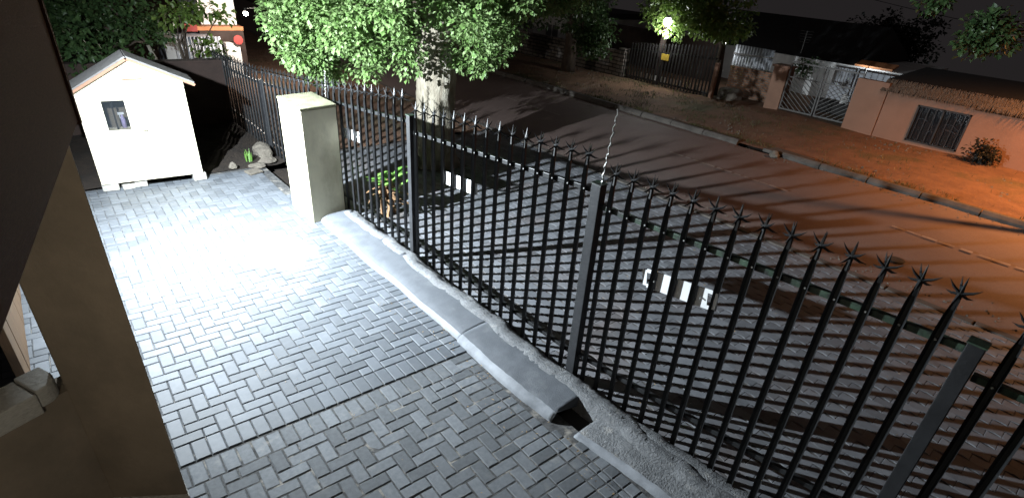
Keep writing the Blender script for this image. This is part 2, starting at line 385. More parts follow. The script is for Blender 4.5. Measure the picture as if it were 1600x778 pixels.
fields = {False: MB(), True: MB()}
for n, (h, zc, x, yy, z, lu, lv, worn, tx, ty, rz) in enumerate(allp):
    if n < 300:
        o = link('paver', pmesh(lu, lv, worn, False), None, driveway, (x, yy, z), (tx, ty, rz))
    else:
        me = pmesh(lu, lv, worn, True); mt = Matrix.Translation((x, yy, z)) @ Matrix.Rotation(rz, 4, 'Z') @ Matrix.Rotation(tx, 4, 'X') @ Matrix.Rotation(ty, 4, 'Y')
        fields[worn].add([mt @ vv.co for vv in me.vertices], [tuple(p.vertices) for p in me.polygons])
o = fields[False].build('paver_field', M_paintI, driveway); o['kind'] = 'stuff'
if fields[True].v:
    o = fields[True].build('worn_paver_field', M_wornI, driveway); o['kind'] = 'stuff'

# ------------------------------------------------------------------ apron: zigzag interlocking pavers
AR = R_(0); PL, PW = 0.232, 0.116
def zig(t): # zigzag offset along y (period PL/2)
    q = (t / (PL / 2)) % 1.0; return (0.016 if q < .5 else -0.016) * (1 - abs((q % .5) - .25) * 1.2)
def apronmesh():
    b = MB(); ts = [-.5, -.38, -.25, -.12, 0, .12, .25, .38, .5]; off = [0, .008, .014, .008, 0, -.008, -.014, -.008, 0]
    g = .004
    def outline(ins):
        l = [(-PW / 2 + o_ + g / 2 + ins, max(-PL / 2 + g / 2 + ins, min(PL / 2 - g / 2 - ins, t * PL))) for t, o_ in zip(ts, off)]
        r = [(PW / 2 + o_ - g / 2 - ins, max(-PL / 2 + g / 2 + ins, min(PL / 2 - g / 2 - ins, t * PL))) for t, o_ in zip(ts, off)]
        return l + r[::-1]
    A = outline(0); B = outline(.003); n = len(A)
    vs = [(x, y, -.012) for x, y in A] + [(x, y, -.002) for x, y in A] + [(x, y, 0) for x, y in B]
    fs = [(r * n + i, r * n + (i + 1) % n, r * n + n + (i + 1) % n, r * n + n + i) for r in range(2) for i in range(n)]
    h = len(ts)
    for i in range(h - 1): fs.append((2 * n + i, 2 * n + n - 1 - i, 2 * n + n - 2 - i, 2 * n + i + 1))
    b.add(vs, fs); me = b.mesh('apron_paver'); me.materials.append(M_apron); return me
am = apronmesh(); al = []
nr = int((7.80 - 3.03) / PW)
for i in range(nr):
    x = 3.03 + PW / 2 + i * PW
    j0 = int(-6.2 / PL); j1 = int(6.5 / PL)
    for j in range(j0, j1):
        yy = j * PL + (PL / 2 if i % 2 else 0)
        P = Vector((x, yy, 0)) - CAM; zc = P.dot(FWD)
        if zc < .3: continue
        if (x - 5.34) ** 2 + (yy - 5.1) ** 2 < .55 ** 2: continue
        if x < 4.0 and 2.6 < yy < 4.3 and (x - 3.5) ** 2 + (yy - 3.45) ** 2 < .28 ** 2: continue
        px = 824.6 + 849.15 * P.dot(RIGHT) / zc; py = 433.9 + 849.15 * P.dot(DOWN) / zc
        if px < 300 or px > 1900 or py > 1000: continue
        vis = px < 1610 and py < 785
        al.append((0 if vis else 1, zc, x, yy))
al.sort(); fb = MB(); avs = [v.co.copy() for v in am.vertices]; afs = [tuple(p.vertices) for p in am.polygons]
for n, (h, zc, x, yy) in enumerate(al):
    z = -0.054 + U(-.0012, .0012); tx = U(-.004, .004); ty = U(-.004, .004)
    flip = math.pi if rnd() < .0 else 0
    if n < 300: link('apron_paver', am, None, apron, (x, yy, z), (tx, ty, flip))
    else:
        mt = Matrix.Translation((x, yy, z)) @ Matrix.Rotation(tx, 4, 'X') @ Matrix.Rotation(ty, 4, 'Y')
        fb.add([mt @ v for v in avs], afs)
o = fb.build('apron_paver_field', M_apronI, apron); o['kind'] = 'stuff'

# ------------------------------------------------------------------ kerb between driveway and fence
kerb = struct(bpy.data.objects.new('kerb', None)); COL.objects.link(kerb)
def strip(name, prof, y0, y1, xf, mat, jit, parent, step=0.035, smooth=True, split=None, mat2=None, name2=None, hf=None):
    n = max(2, int((y1 - y0) / step)); k = len(prof); grid = []
    for j in range(n + 1):
        yy = y0 + (y1 - y0) * j / n; xo = xf(yy); row = []
        for (px, pz) in prof:
            q = noise2(px * 3 + 5, yy, .8)
            row.append((px + xo + jit * .6 * noise2(yy, px, 1.7), yy, pz + jit * (q if pz > 0.01 else 0) + jit * U(-.4, .4)))
        if hf: row = [(a_, b_, c_ * hf(b_) if c_ > 0 else c_) for a_, b_, c_ in row]
        grid.append(row)
    def make(a, c, nm, mt):
        b = MB(); kk = c - a; vs = [v for row in grid for v in row[a:c]]; fs = []
        for j in range(n):
            for i in range(kk - 1): q = j * kk + i; fs.append((q, q + 1, q + kk + 1, q + kk))
        fs.append(tuple(range(kk))); fs.append(tuple(range(n * kk, n * kk + kk)))
        b.add(vs, fs); return b.build(nm, mt, parent, smooth)
    if split is None: return make(0, k, name, mat)
    make(0, split + 1, name2, mat2); make(split, k, name, mat)
def kx(yy): return 0.0 + 0.012 * math.sin(yy * 2.1) + 0.01 * math.sin(yy * 5.3)
def kx2(yy): return -0.02 + 0.03 * max(0, -0.9 - yy) + 0.012 * math.sin(yy * 3.1)
def kx3(yy): return 0.05 + 0.12 * max(0, -1.5 - yy) + 0.012 * math.sin(yy * 3.1)
prof1 = [(2.50, -.03), (2.505, .012), (2.517, .034), (2.537, .052), (2.565, .066), (2.60, .076), (2.66, .085), (2.76, .093), (2.86, .097), (2.95, .093), (2.97, -.05)]
prof3 = [(2.48, -.03), (2.488, .008), (2.508, .022), (2.538, .036), (2.57, .046), (2.61, .054), (2.66, .062), (2.76, .070), (2.86, .077), (2.95, .08), (2.97, -.05)]
strip('kerb_segment', prof1, 0.16, 3.50, kx, M_kerbp, .004, kerb, split=3, mat2=M_lip, name2='kerb_lip')
strip('kerb_segment', prof1, -1.20, 0.155, kx2, M_kerbp, .007, kerb, split=4, mat2=M_lip, name2='kerb_lip')
strip('kerb_segment', prof3, -5.0, -1.43, kx3, M_rough, .010, kerb, split=3, mat2=M_lip, name2='kerb_lip', hf=lambda q: .35 + .65 * min(1, (-1.43 - q) / .35))
strip('kerb_haunch', [(2.80, -.06), (2.82, .100), (2.90, .108), (2.97, .090), (3.03, .055), (3.06, -.02), (3.07, -.08)], -5.0, 3.45, lambda yy: 0.015 * math.sin(yy * 3.7) + .012 * math.sin(yy * 11), M_rough, .013, kerb, step=.025)
b = MB(); b.box((2.63, -1.47, -.14), (2.84, -1.15, -.06)); b.build('drain_hole', M_dark, kerb)

# ================================================================== LOWER LEFT: house corner
colm = thing('house_column', 'tall plastered house column filling the lower left beside the paving', 'column')
C1 = Vector((0.045, -0.33)); C2 = Vector((-0.325, -0.085)); CD = Vector((-.01, .30)); nd = Vector((0.40, 0.62)).normalized()
tdir = (C2 - C1).normalized(); ndir = Vector((-tdir.y, tdir.x))
if ndir.y < 0: ndir = -ndir
b = MB(); b.quadprism([C1, C1 + CD, C2 + CD, C2], -.02, 2.41); b.build('shaft', M_col, colm, bevel=.012)
b = MB(); e = .018; b.quadprism([C1 - tdir * e - ndir * e, C1 - tdir * e + CD * 1.1, C2 + CD * 1.1, C2 - ndir * e], -.02, .09); b.build('plinth', M_coping, colm, bevel=.01)
beam = thing('eaves_beam', 'dark brown timber eaves beam across the upper left corner', 'beam')
A = Vector((0.122, 0.13)); Bv = Vector((-0.255, -2.05)); bd = (Bv - A).normalized(); bn = Vector((bd.y, -bd.x))
if bn.x > 0: bn = -bn
b = MB(); b.quadprism([A, Bv, Bv + bn * .12, A + bn * .12], 2.40, 3.9); b.build('beam_board', M_beam, beam)
b = MB(); q = A - bn * .02; q2 = A - bn * .02 + bd * .03; b.quadprism([A - bn * .012 , A - bn * .012 + bd * .035, A + bn * .13 + bd * .035, A + bn * .13 - bd * .012, A - bn * .012 - bd * .012], 2.385, 3.9); b.build('corner_trim', M_beam, beam)
lw = thing('low_wall', 'low plastered wall with pale rough coping beside the column', 'wall')
W0 = C2 + Vector((.055, .025)); W1 = Vector((-1.15, -0.46)); wd = (W1 - W0).normalized(); wn = Vector((-wd.y, wd.x))
if wn.y < 0: wn = -wn
b = MB(); b.quadprism([W0, W0 + wn * .16, W1 + wn * .16, W1], -.02, .985); b.build('wall_panel', M_col, lw)
def coping(a, c, z0, z1, front, back, rnd_end):
    pts = [a - wn * front]
    pts = []
    if rnd_end:
        for k in range(7):
            t = math.pi / 2 * k / 6; pts.append(a + wd * (.10 * (1 - math.sin(t))) - wn * (front - .10 * (1 - math.cos(t))))
        pts.append(a + wn * back)
    else: pts = [a - wn * front, a + wn * back]
    pts += [c + wn * back, c - wn * front]
    bb = MB(); bb.quadprism(pts, z0, z1); return bb
coping(W0 + wd * .072, W0 + wd * .195, .985, 1.10, .035, .17, True).build('coping_stone', M_coping, lw, bevel=.008)
coping(W0 + wd * .199, W1, .955, 1.085, .045, .17, False).build('coping_stone', M_coping, lw, bevel=.008)
# timber panelled wall behind the low wall, carries the floodlight
bw = thing('board_wall', 'brown vertical board wall seen through the gap beside the column', 'wall')
for k in range(9):
    y0 = 1.55 + k * .27; b = MB(); b.box((-.72, y0, .0), (-.66 + U(-.002, .002), y0 + .265, 2.75)); b.build('board', M_board, bw, bevel=.004)
fl = thing('floodlight', 'white LED floodlight on the board wall', 'floodlight')
LP = Vector((0.10, 3.16, 2.50))
b = MB(); b.box((-.66, 3.14, 2.54), (.01, 3.18, 2.58)); b.build('bracket', M_black, fl)
b = MB(); b.box((-.04, 3.04, 2.42), (.04, 3.28, 2.60)); b.build('housing', M_black, fl, bevel=.008)
ad = bpy.data.lights.new('floodlight_beam', 'AREA'); ad.shape = 'RECTANGLE'; ad.size = .045; ad.size_y = .045; ad.energy = 1620; ad.color = (0.83, 0.925, 1.0)
ao = bpy.data.objects.new('floodlight_beam', ad); COL.objects.link(ao); ao.location = LP
ao.rotation_euler = Vector((0.86, 0.0, -0.40)).to_track_quat('-Z', 'Y').to_euler()
ao.parent = fl

pl_ = thing('porch_lamp', 'dim porch lamp on the house wall below the eaves', 'lamp', (-0.75, -2.0, 1.9))
b = MB(); b.box((-.10, -.05, -.02), (-.04, .05, .12)); b.build('back_plate', M_black, pl_)
b = MB(); b.tube([(-.04, 0, .02), (.0, 0, .02)], [.03, .045], 10); b.build('lamp_glass', emat('porch_glass', (1, .9, .74), 3), pl_)
ld = bpy.data.lights.new('porch_light', 'POINT'); ld.energy = 30; ld.color = (1.0, .90, .72); ld.shadow_soft_size = .06
lo = bpy.data.objects.new('porch_light', ld); COL.objects.link(lo); lo.parent = pl_; lo.location = (.08, .02, .02)

# ================================================================== PLAYHOUSE
SL = Vector((0.37, 5.94)); SR = Vector((1.64, 5.86)); sd_ = (SR - SL); sw = sd_.length; sang = math.atan2(sd_.y, sd_.x)
ph = thing('playhouse', 'small white wooden playhouse with pitched roof standing on cement blocks', 'playhouse', (SL.x, SL.y, 0), sang)
HB, HE, HA, DP = 0.115, 1.44, 1.81, 0.50
# front wall with window opening (local x along front, y back)
wx0, wx1, wz0, wz1 = .265, .525, .86, 1.26
b = MB()
fw = [(0, HB), (sw, HB), (sw, HE + .06), (sw / 2 + .03, HA - .03), (0, HE - .03)]
def panel(b, poly, y0, y1):
    n = len(poly); b.add([(x, y0, z) for x, z in poly] + [(x, y1, z) for x, z in poly], [tuple(range(n)), tuple(range(2 * n - 1, n - 1, -1))] + [(i, (i + 1) % n, n + (i + 1) % n, n + i) for i in range(n)])
panel(b, [(0, HB), (wx0, HB), (wx0, 1.56), (0, HE - .03)], 0, .03)
panel(b, [(wx0, HB), (wx1, HB), (wx1, wz0), (wx0, wz0)], 0, .03)
panel(b, [(wx0, wz1), (wx1, wz1), (wx1, 1.70), (wx0, 1.56)], 0, .03)
panel(b, [(wx1, HB), (sw, HB), (sw, HE + .06), (sw / 2 + .03, HA - .03), (wx1, 1.70)], 0, .03)
b.build('front_wall', M_shed, ph)
for nm, pts in (('side_wall', ((0.0, .031, HB), (.03, DP, HE - .02))), ('side_wall', ((sw - .03, .031, HB), (sw, DP, HE + .03))), ('back_wall', ((.031, DP - .03, HB), (sw - .031, DP, HE)))):
    b = MB(); b.box(*pts); b.build(nm, M_shed, ph)
b = MB(); b.box((.031, .031, HB), (sw - .031, DP - .031, HB + .03)); b.build('floor', M_dark, ph)
# door board and seams
b = MB(); b.box((.60, -.012, HB + .05), (1.16, -.001, 1.36)); b.build('door', M_shed, ph)
d0 = ph.children[-1]
b = MB(); b.tube([(.645, -.012, .855), (.645, -.05, .855), (.70, -.055, .85)], .012, 8); b.build('door_handle', M_galv, ph.children[-1])
b = MB(); b.box((.56, -.02, 1.515), (.80, -.001, 1.535)); b.build('vent_slot', M_fascia, ph)
fr = MB()
for a_, c_ in (((wx0 - .03, -.018, wz0 - .035), (wx1 + .03, .034, wz0)), ((wx0 - .03, -.018, wz1), (wx1 + .03, .034, wz1 + .03)), ((wx0 - .03, -.018, wz0), (wx0, .034, wz1)), ((wx1, -.018, wz0), (wx1 + .03, .034, wz1))): fr.box(a_, c_)
wf = fr.build('window_frame', M_shed, ph)
b = MB(); b.box((wx0, .012, wz0), (wx1, .016, wz1)); b.build('pane', M_pane, wf)
b = MB(); b.box((wx0 + .10, .02, wz0), (wx0 + .12, .03, wz1)); b.build('mullion', M_dark, wf)
b = MB(); b.box((.04, .40, .2), (sw - .04, .43, 1.40)); b.build('inner_partition', M_col, ph)
# roof slopes with fascia
def slope(b, x0, z0, x1, z1, th, y0, y1):
    d = Vector((x1 - x0, 0, z1 - z0)).normalized(); nrm = Vector((-d.z, 0, d.x))
    if nrm.z < 0: nrm = -nrm
    q = [Vector((x0, 0, z0)), Vector((x1, 0, z1)), Vector((x1, 0, z1)) + nrm * th, Vector((x0, 0, z0)) + nrm * th]
    b.add([(v.x, y0, v.z) for v in q] + [(v.x, y1, v.z) for v in q], [(0, 1, 2, 3), (7, 6, 5, 4), (0, 4, 5, 1), (1, 5, 6, 2), (2, 6, 7, 3), (3, 7, 4, 0)])
xa = sw / 2 + .03
b = MB(); slope(b, -.10, HE - .085, xa, HA, .022, -.07, DP + .01); r1 = b.build('roof_slope', M_shedroof, ph)
b = MB(); slope(b, xa, HA, sw + .13, HE + .01, .022, -.07, DP + .01); r2 = b.build('roof_slope', M_shedroof, ph)
b = MB(); slope(b, -.10, HE - .115, xa, HA - .035, .032, -.085, -.05); b.build('fascia_board', M_fascia, ph)
b = MB(); slope(b, xa, HA - .035, sw + .13, HE - .025, .032, -.085, -.05); b.build('fascia_board', M_fascia, ph)
ca, sa = math.cos(sang), math.sin(sang)
def shedpt(x, yl): return (SL.x + x * ca - yl * sa, SL.y + x * sa + yl * ca)
for k, (x, yl, wd_, hh, lab) in enumerate(((.10, .12, .20, .112, 'grey cement block under the window corner of the playhouse'), (.46, .14, .16, .112, 'cement block under the middle of the playhouse, leaning slightly'), (1.22, .10, .18, .112, 'large cement block under the playhouse corner by the dark bed'))):
    px_, py_ = shedpt(x, yl)
    b = MB(); b.box((-wd_ / 2, -.10, 0), (wd_ / 2, .10, hh)); o = b.build('cement_block', M_block, None, bevel=.012)
    o.location = (px_, py_, 0.001); o.rotation_euler = (0, 0, sang + U(-.1, .1)); tag(o, lab, 'block', 'cement blocks carrying the playhouse')
px_, py_ = shedpt(.30, .05); b = MB(); b.box((-.075, -.05, 0), (.075, .05, .07)); o = b.build('loose_brick', M_block, None, bevel=.01); o.location = (px_, py_, 0.001); o.rotation_euler = (0, 0, sang + .15)
tag(o, 'loose pale brick lying between the blocks under the playhouse', 'brick')
sb = thing('spray_bottle', 'lilac spray bottle with white trigger in the playhouse window', 'bottle', (*shedpt(wx1 - .065, .10), wz0 + .005), sang)
b = MB(); b.tube([(0, 0, 0), (0, 0, .12), (0, 0, .15), (0, 0, .18)], [.028, .028, .014, .012], 10); b.build('bottle_body', M_purple, sb, True)
b = MB(); b.box((-.045, -.012, .18), (.03, .012, .21)); b.box((-.03, -.006, .13), (-.02, .006, .18)); b.build('trigger', M_white, sb)
b = MB(); b.box((wx0 + .001, .031, wz0 - .02), (wx1 - .001, .16, wz0 + .003)); b.build('inner_sill', M_shed, ph)

# ================================================================== PILLAR
pl = thing('gate_pillar', 'square cream plastered pillar standing at the end of the grey kerb', 'pillar')
PA = [(2.41, 3.50), (2.92, 3.61), (2.91, 4.38), (2.41, 4.27)]
b = MB(); b.quadprism(PA, -.03, 1.50); b.build('shaft', M_plaster, pl, bevel=.012)
b = MB(); b.quadprism([(2.402, 3.49), (2.928, 3.602), (2.918, 4.388), (2.402, 4.28)], 1.501, 1.535); b.build('cap', M_pcap, pl, bevel=.01)

# ================================================================== FENCE
FX = 3.07
pale_cache = {}
def pale(hd, hu):
    key = (round(hd, 2), round(hu, 2))
    if key in pale_cache: return pale_cache[key]
    b = MB(); t = .004
    prof = [(-.0235, -.014), (-.010, .010), (.010, .010), (.0235, -.014)]      # (y, x): folded pale, open to the street
    levels = [(-hd, 1.0), (hu - .30, 1.0), (hu - .20, .86), (hu - .10, .42)]
    vs = []
    for z, s in levels:
        for (py, pxx) in prof: vs.append((pxx * (1 if s > .5 else .7), py * s, z))
        for (py, pxx) in prof: vs.append((pxx * (1 if s > .5 else .7) - t, py * s, z))
    fs = []
    for l in range(len(levels) - 1):
        o = l * 8
        for i in range(3):
            fs.append((o + i, o + i + 1, o + 8 + i + 1, o + 8 + i)); fs.append((o + 4 + i + 1, o + 4 + i, o + 12 + i, o + 12 + i + 1))
        fs.append((o, o + 8, o + 12, o + 4)); fs.append((o + 3, o + 7, o + 15, o + 11))
    o = (len(levels) - 1) * 8; fs.append((o, o + 1, o + 2, o + 3, o + 7, o + 6, o + 5, o + 4)); fs.append((0, 4, 5, 6, 7, 3, 2, 1))
    b.add(vs, fs); me = b.mesh('picket'); me.materials.append(M_black); pale_cache[key] = me; return me
sp = MB()
sp.tube([(0, 0, -.115), (0, 0, -.02)], [.015, .012], 6)
sp.tube([(0, 0, -.02), (.004, 0, .06)], [.011, .001], 5)
for ang, el, ln in ((20, 35, .06), (100, 38, .055), (170, -30, .06), (250, 30, .06), (318, -28, .065), (60, -20, .05)):
    a_ = R_(ang); e_ = R_(el); d = Vector((math.cos(a_) * math.cos(e_), math.sin(a_) * math.cos(e_), math.sin(e_)))
    st = Vector((0, 0, -.03)); sp.tube([st, st + d * ln * .9, st + d * ln * 1.5 + Vector((0, 0, .012))], [.009, .006, .0008], 4)
SPIKE = sp.mesh('spike'); SPIKE.materials.append(M_black)
def fence_panel(label, y0, r0, t0, y1, r1, t1, ys, br0, br1, railmat, x0=FX, x1=FX, bottom=0.0, post=None):
    t = thing('palisade_fence', label, 'fence', (x0, y0, 0), 0, 'palisade fence panels along the street')
    b = MB(); b.bar((.027, 0, r0), (x1 - x0 + .027, y1 - y0, r1), .040, .040)
    o = b.build('top_rail', railmat, t, bevel=.003)
    b = MB(); b.bar((.026, 0, br0), (x1 - x0 + .026, y1 - y0, br1), .036, .036); b.build('bottom_rail', M_black, t, bevel=.003)
    for yy in ys:
        f = (yy - y0) / (y1 - y0); rz = r0 + (r1 - r0) * f; tz = t0 + (t1 - t0) * f; xx = (x1 - x0) * f
        p = link('picket', pale(rz - bottom, tz - rz), None, t, (xx - .004, yy - y0, rz), (U(-.006, .006), U(-.004, .004), U(-.07, .07)))
        s = link('spike', SPIKE, None, p, (0.002, 0, tz - rz - .04), (0, 0, U(-.25, .25)))
        f2 = rz
        bo = link('bolt', BOLT, None, p, (.002, 0, 0))
    return t
bb_ = MB(); bb_.tube([(0, 0, 0), (-.007, 0, 0)], [.008, .006], 6); BOLT = bb_.mesh('bolt'); BOLT.materials.append(M_galv)
def fpost(label, yy, h, x=FX, wd_=.075, capm=M_post):
    t = thing('fence_post', label, 'post', (x, yy, -.08), 0, 'square steel fence posts')
    b = MB(); b.box((-.03, -wd_ / 2, 0), (.045, wd_ / 2, h + .08)); b.build('shaft', M_post, t, bevel=.004)
    b = MB(); b.box((-.036, -wd_ / 2 - .005, h + .081), (.051, wd_ / 2 + .005, h + .089)); b.build('post_cap', M_green, t)
    return t
def lin(a, c, n): return [a + (c - a) * k / (n - 1) for k in range(n)]
fpost('steel fence post behind the pillar with leaves above it', 4.58, 1.46, 3.02)
fpost('far steel fence post next to the dark flower bed', 6.88, 1.24, 2.99)
fpost('narrow black fence post between pillar and tree trunk', 1.97, 1.74)
fpost('thick black fence post with wire standing on its top', -0.86, 1.86, wd_=.095)
fpost('black fence post at the right edge of the picture', -3.33, 1.86)
fence_panel('far end of the palisade fence against the dark wall', 9.9, 1.05, 1.32, 6.92, 1.17, 1.44, lin(9.8, 7.02, 17), .25, .22, M_black, 3.0, 2.99, .02)
fence_panel('palisade fence panel behind the cream pillar top, beside the flower bed', 6.84, 1.19, 1.47, 4.62, 1.40, 1.68, lin(6.72, 4.74, 12), .17, .14, M_black, 2.99, 3.02, .0)
fence_panel('palisade fence panel between cream pillar and narrow post, leaves above', 4.54, 1.41, 1.69, 2.01, 1.66, 1.99, lin(4.42, 2.12, 14), .14, .20, M_black, 3.02, FX, .0)
fence_panel('palisade fence panel with white plate in front of the tree trunk', 1.93, 1.56, 1.89, -0.82, 1.79, 2.135, lin(1.84, -0.72, 15), .19, .22, M_black, FX, FX, .0)
fence_panel('palisade fence panel with green worn rail and big white plate', -0.90, 1.685, 2.05, -3.29, 1.785, 2.12, lin(-1.01, -3.17, 14), .245, .50, M_green, FX, 3.11, .0)
fence_panel('cut off palisade fence panel past the last post', -3.37, 1.66, 2.08, -5.9, 1.72, 2.10, lin(-3.46, -5.8, 14), .36, .4, M_green, 3.11, 3.2, .0)

# white slotted plates fixed on the street side of the fence
def plate(label, y0, z0, y1, z1, h, x):
    ln = math.hypot(y1 - y0, z1 - z0); t = thing('white_plate', label, 'plate', (x, (y0 + y1) / 2, (z0 + z1) / 2), 0, 'white plates fixed to the fence')
    t.rotation_euler = (math.atan2((z1 - z0), (y1 - y0)) , 0, 0) if y1 > y0 else (-math.atan2((z1 - z0), (y0 - y1)), 0, 0)
    b = MB(); a = ln / 2; s0, s1 = a - .075, a - .040; hs = h * .30; hh = h / 2; th = .004
    def q(ya, za, yb, zb): b.box((0, ya, za), (th, yb, zb))
    q(-s0, -hh, s0, hh)
    for sg in (-1, 1):
        lo, hi = sorted((sg * s0, sg * s1)); q(lo, hs, hi, hh); q(lo, -hh, hi, -hs)
        lo, hi = sorted((sg * s1, sg * a)); q(lo, -hh + .012, hi, hh - .012)
    b.build('plate_sheet', M_white, t)
    for sg in (-1, 1):
        b = MB(); b.tube([(0, sg * (a - .12), 0), (-.02, sg * (a - .12), 0)], .006, 6); b.build('fixing_bolt', M_galv, t)
    return t
plate('big white slotted plate on the fence panel with the green rail', -1.40, 1.30, -2.02, 1.395, .15, 3.089)
plate('white slotted plate on the fence panel in front of the tree trunk', 1.32, 1.235, .70, 1.295, .14, 3.079)
plate('small white slotted plate on the fence panel next to the pillar', 3.82, 1.10, 3.22, 1.165, .13, 3.062)

# upright strands of twisted wire
def wire(label, x, y_, z0, z1, dx, dy):
    b = MB(); n = 26; pts = []
    for k in range(n + 1):
        f = k / n; pts.append((x + dx * f + .006 * math.sin(k * 1.9), y_ + dy * f + .006 * math.cos(k * 1.9), z0 + (z1 - z0) * f))
    b.tube(pts, .0055, 5)
    for k in range(2, n, 4):
        p = Vector(pts[k]); b.tube([p + Vector((-.012, -.012, .0)), p + Vector((.014, .012, .006))], .008, 4)
    o = b.build('barbed_wire', M_galv); return tag(o, label, 'wire', 'upright strands of barbed wire')
wire('twisted barbed wire strand rising from the thick fence post', FX + .03, -.86, 1.86, 2.43, .0, -.05)
wire('thin wire strand rising over the fence behind the pillar', 3.03, 4.20, 1.45, 1.84, .02, -.02)

# ================================================================== PLANTS AND STONES BY THE PILLAR
def leaf_add(b, p, d, up, L, W, bend=.25):
    d = d.normalized(); s = d.cross(up)
    if s.length < 1e-3: s = d.cross(Vector((1, 0, 0)))
    s.normalize(); n = s.cross(d)
    m1 = p + d * L * .45 + n * L * bend * .15
    tip = p + d * L - n * L * bend * .25
    b.add([p, m1 + s * W / 2 + n * W * .12, tip, m1 - s * W / 2 + n * W * .12, m1], [(0, 1, 4), (0, 4, 3), (1, 2, 4), (4, 2, 3)])
def rdir(zlo=-1, zhi=1):
    z = U(zlo, zhi); a = U(0, 2 * math.pi); r = math.sqrt(max(0, 1 - z * z)); return Vector((r * math.cos(a), r * math.sin(a), z))
def blade(b, p, d, L, W, droop, n=5):
    d = d.normalized(); s = d.cross(Vector((0, 0, 1)))
    if s.length < .02: s = Vector((1, 0, 0))
    s.normalize(); vs = []; q = p.copy(); dd = d.copy()
    for k in range(n + 1):
        f = k / n; wv = W * (1 - f ** 2) * (.6 + .4 * min(1, f * 4)); vs += [q - s * wv / 2, q + s * wv / 2]; q = q + dd * (L / n); dd = (dd + Vector((0, 0, -droop / n))).normalized()
    b.add(vs, [(2 * k, 2 * k + 1, 2 * k + 3, 2 * k + 2) for k in range(n)])
bp = thing('broadleaf_plant', 'broad leafed green plant with dry brown stems outside the fence by the pillar', 'plant', (3.50, 3.42, -.05)); bp.scale = (1.35, 1.35, 1.3)
b = MB()
for k in range(18):
    a_ = U(0, 6.28); p = Vector((U(-.10, .10), U(-.10, .10), U(.30, .46))); blade(b, p, Vector((math.cos(a_), math.sin(a_), U(.5, 1.4))), U(.16, .30), U(.07, .11), U(.7, 1.5))
b.build('leaves', LF_blade, bp)
b = MB()
for k in range(26):
    a_ = U(0, 6.28); p = Vector((U(-.12, .12), U(-.12, .12), U(.12, .34))); blade(b, p, Vector((math.cos(a_), math.sin(a_), U(-.3, .4))), U(.15, .32), U(.03, .06), U(.8, 1.8))
b.build('dry_leaves', M_dry, bp)
b = MB()
for k in range(6): b.tube([(U(-.08, .08), U(-.08, .08), -.02), (U(-.1, .1), U(-.1, .1), .42)], [.018, .012], 6)
b.build('stem', M_dry, bp)
gp = thing('blade_plant', 'bright green strap leafed plant at the edge of the dark bed', 'plant', (2.47, 6.42, 0))
for k in range(16):
    b = MB(); a_ = U(0, 6.28); blade(b, Vector((U(-.04, .04), U(-.04, .04), 0)), Vector((math.cos(a_) * .25, math.sin(a_) * .25, 1)), U(.16, .30), .022, U(.1, .6)); b.build('leaf', LF_blade, gp)
def rock(label, loc, size, cat='stone', mat=M_stone, group=None, seed=0, flat=.6, rz=0):
    rr = random.Random(seed); bm = bmesh.new(); bmesh.ops.create_icosphere(bm, subdivisions=3, radius=1)
    ph_ = [rr.uniform(0, 6.28) for _ in range(6)]
    for v in bm.verts:
        c = v.co; k = 1 + .16 * math.sin(c.x * 2.7 + ph_[0]) + .14 * math.sin(c.y * 3.1 + ph_[1]) + .10 * math.sin(c.z * 5 + ph_[2]) + .06 * math.sin((c.x + c.y) * 8 + ph_[3])
        v.co = Vector((c.x * k * size[0], c.y * k * size[1], max(-.4, c.z) * k * size[2]))
        for ax_ in range(2):
            lim = size[ax_] * .92
            v.co[ax_] = max(-lim, min(lim, v.co[ax_]))
    me = bpy.data.meshes.new('stone'); bm.to_mesh(me); bm.free()
    o = link('stone', me, mat, None, loc, (0, 0, rz)); return tag(o, label, cat, group)
rock('large grey stone leaning by the fence foot at the dark bed', (2.76, 6.62, .06), (.17, .22, .15), seed=1, group='stones edging the flower bed')
rock('flat grey stone in front of the strap leafed plant', (2.50, 6.10, .02), (.14, .11, .045), seed=2, group='stones edging the flower bed')
rock('small pale stone where paving meets the dark bed', (2.16, 6.24, .03), (.07, .06, .06), seed=3, group='stones edging the flower bed')
rock('long low stone between the bed and the pillar', (2.72, 6.25, .03), (.17, .08, .05), seed=4, group='stones edging the flower bed')
b = MB(); b.quadprism([(2.28, 5.72), (2.50, 5.80), (2.47, 6.00), (2.24, 5.93)], .004, .035); o = b.build('stone_slab', M_stone, None, bevel=.008)
tag(o, 'thin pale slab lying on the paving near the strap leafed plant', 'slab')

# fallen bits on the paving
b = MB()
def bit(x, yy, z, s):
    a_ = U(0, 6.28); c, d = math.cos(a_) * s, math.sin(a_) * s
    b.add([(x - c, yy - d, z), (x + d * .4, yy - c * .4, z + s * .35), (x + c, yy + d, z + s * .1), (x - d * .4, yy + c * .4, z + s * .2)], [(0, 1, 2, 3)])
for k in range(110):
    yy = U(-2.3, 1.2); x = 2.50 - abs(random.gauss(0, .22)); bit(x, yy, .004, U(.006, .014))
for k in range(60): bit(U(0.2, 2.4), U(-2.2, 3), .004, U(.004, .010))
for k in range(260): bit(U(3.1, 7.6), U(-4, 4), -.042, U(.006, .016))
lit = b.build('leaf_litter', M_litter); tag(lit, 'dry leaf bits scattered over paving and kerb edge', 'leaf litter', kind='stuff')

